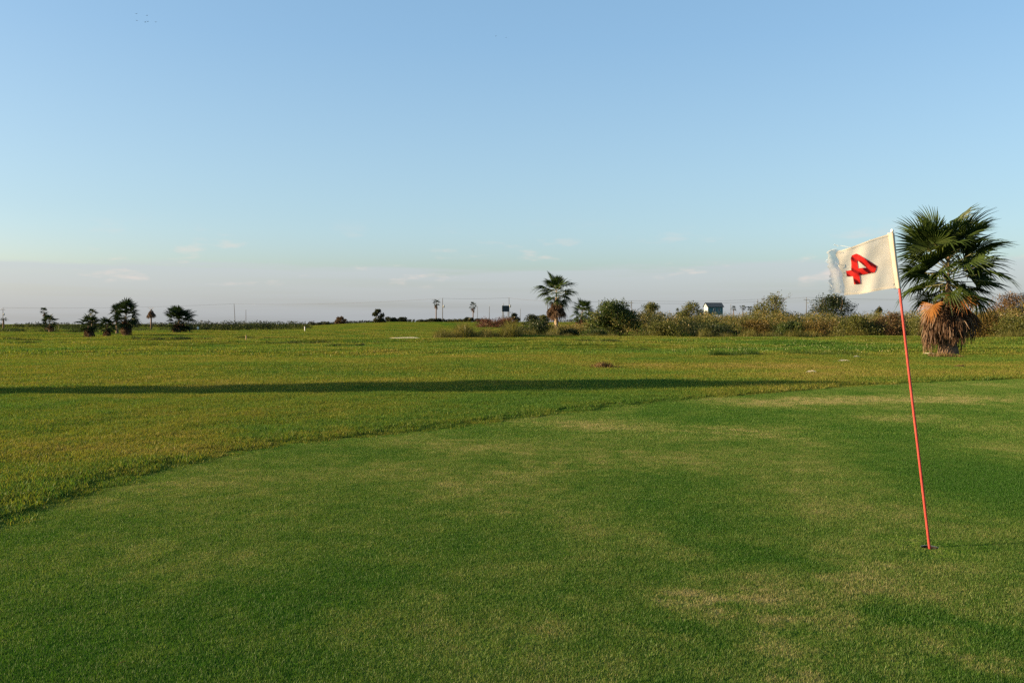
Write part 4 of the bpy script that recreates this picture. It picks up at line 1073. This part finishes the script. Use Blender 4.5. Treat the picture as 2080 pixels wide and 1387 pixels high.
# sand bunker
def bunker():
    x0, y0 = gxy(809, 692); mb = MB(); rg = np.random.default_rng(4); k_ = 40
    d = y0; a = 34 * d / F
    rim = []
    for i in range(k_):
        an = 2 * math.pi * i / k_; r = 1 + .08 * math.sin(3 * an + 1) + .05 * math.sin(7 * an)
        rim.append((x0 + a * r * math.cos(an), y0 + 2.0 + 2.6 * r * math.sin(an)))
    rx = np.array(rim); zz = gz(rx[:, 0], rx[:, 1])
    mz = float(zz.max())
    v = [(x, y, z_ + .015 + .13 * max(0, (y - y0) / 4)) for (x, y), z_ in zip(rim, zz)] + [(x0, y0 + 2, float(zz.mean()) + .08)] + [(x, y, mz - .4) for x, y in rim]
    mb.add(v, [[i, k_ + 1 + i, k_ + 1 + (i + 1) % k_, (i + 1) % k_] for i in range(k_)], [[k_, i, (i + 1) % k_] for i in range(k_)])
    o = mb.build('sand_bunker', M_SAND); tag(o, 'pale sand bunker far across the fairway', 'bunker', kind='structure')
    lip = MB(); pts = []
    v, q, tr, a_ = blades(2200, .01, .2, .03, .5, rg, 2)
    v = v.reshape(-1, 5, 3); px_ = rg.uniform(768, 850, 2200); yy = y0 + 4.8 + rg.uniform(0, 1.2, 2200); xx = (px_ - CX) / F * yy
    v[:, :, 0] += xx[:, None]; v[:, :, 1] += yy[:, None]; v[:, :, 2] += gz(xx, yy)[:, None]
    lip.add(v.reshape(-1, 3), q, tr, a_); tag(lip.build('grass_strip', M_REED), 'dark fringe of grass on the lip of the bunker', 'grass', kind='stuff')
bunker()
# little heap of cuttings
def heap():
    x0, y0 = gxy(1226, 748); rg = np.random.default_rng(9); mb = MB()
    v, q, tr, a = blades(700, .01, .16, .014, 1.0, rg, 2)
    v = v.reshape(-1, 5, 3); xx = x0 + rg.normal(0, .22, 700); yy = y0 + rg.normal(0, .12, 700)
    hgt = .11 * np.exp(-((xx - x0) / .25) ** 2 - ((yy - y0) / .15) ** 2)
    v[:, :, 0] += xx[:, None]; v[:, :, 1] += yy[:, None]; v[:, :, 2] += (gz(xx, yy) + hgt)[:, None]
    mb.add(v.reshape(-1, 3), q, tr, a); tag(mb.build('grass_heap', M_STRAW), 'small brown heap of dry cuttings on the fairway', 'grass heap', kind='stuff')
heap()
# dropped palm scraps
for i, (px, py, r) in enumerate(((1712, 735, .3), (1742, 729, .25), (1650, 761, .2), (1888, 722, .35), (1950, 748, .3))):
    x, y = gxy(px, py); rgs = np.random.default_rng(200 + i); m = MB()
    for k_ in range(5):
        a = rgs.normal(0, .3); L = r * rgs.uniform(.6, 1.1); c = np.array([x + rgs.normal(0, .06), y + rgs.normal(0, .08), g1(x, y) + .07]); dv = np.array([math.cos(a), math.sin(a), 0]) * L / 2
        m.tube([c - dv, c + np.array([0, 0, .03]), c + dv], [.006, .014, .004], 5)
    tag(m.build('fallen_leaf', M_DEAD if i == 4 else plain('bleached_leaf', (.55, .48, .36), .8, .1, 9)), ['bleached scrap of palm leaf on the brown turf', 'second bleached leaf scrap nearer the uncut strip', 'small bleached leaf scrap near the shadow tip', 'bleached leaf scraps beside the foot of the big palm', 'dark scrap of leaf on the turf before the big palm'][i], 'fallen leaf')

# birds
BG_ = 'birds high in the sky'
def bird(px, py, span, seed, label):
    rg = np.random.default_rng(seed); d = 105
    p = at(px, py, d)
    root = empty('bird', p, rg.uniform(-.8, .8), span); tag(root, label, 'bird', BG_)
    m = MB(); m.tube([(0, -.30, 0), (0, -.22, .02), (0, -.05, .02), (0, .12, .01), (0, .28, 0)], [.015, .05, .085, .06, .012], 8); m.build('body', M_BIRD, root, True)
    f = rg.uniform(-.1, .35)
    for sx in (-1, 1):
        m = MB(); m.add([(0, -.1, .03), (sx * .25, -.14, .03 + f * .3), (sx * .5, .0, .03 + f * .35), (sx * .25, .1, .03 + f * .28), (0, .12, .02), (sx * .25, -.02, .06 + f * .3)], None, [[0, 1, 5], [1, 2, 5], [2, 3, 5], [3, 4, 5], [4, 0, 5]]); m.build('wing', M_BIRD, root)
    m = MB(); m.add([(0, .22, 0), (-.07, .42, 0), (.07, .42, 0), (0, .3, .03)], None, [[0, 1, 3], [1, 2, 3], [2, 0, 3]]); m.build('tail', M_BIRD, root)
for i, (x, y) in enumerate(((277, 28.5), (298.5, 32), (278, 42.5), (295, 45.5), (300, 44.5), (316.5, 45.5))):
    bird(x, y, .33, 300 + i, 'tiny dark bird in the loose flock of six')
bird(1007, 74, .28, 310, 'tiny dark bird of the far apart pair'); bird(1028, 77, .2, 311, 'tiny dark bird of the far apart pair')
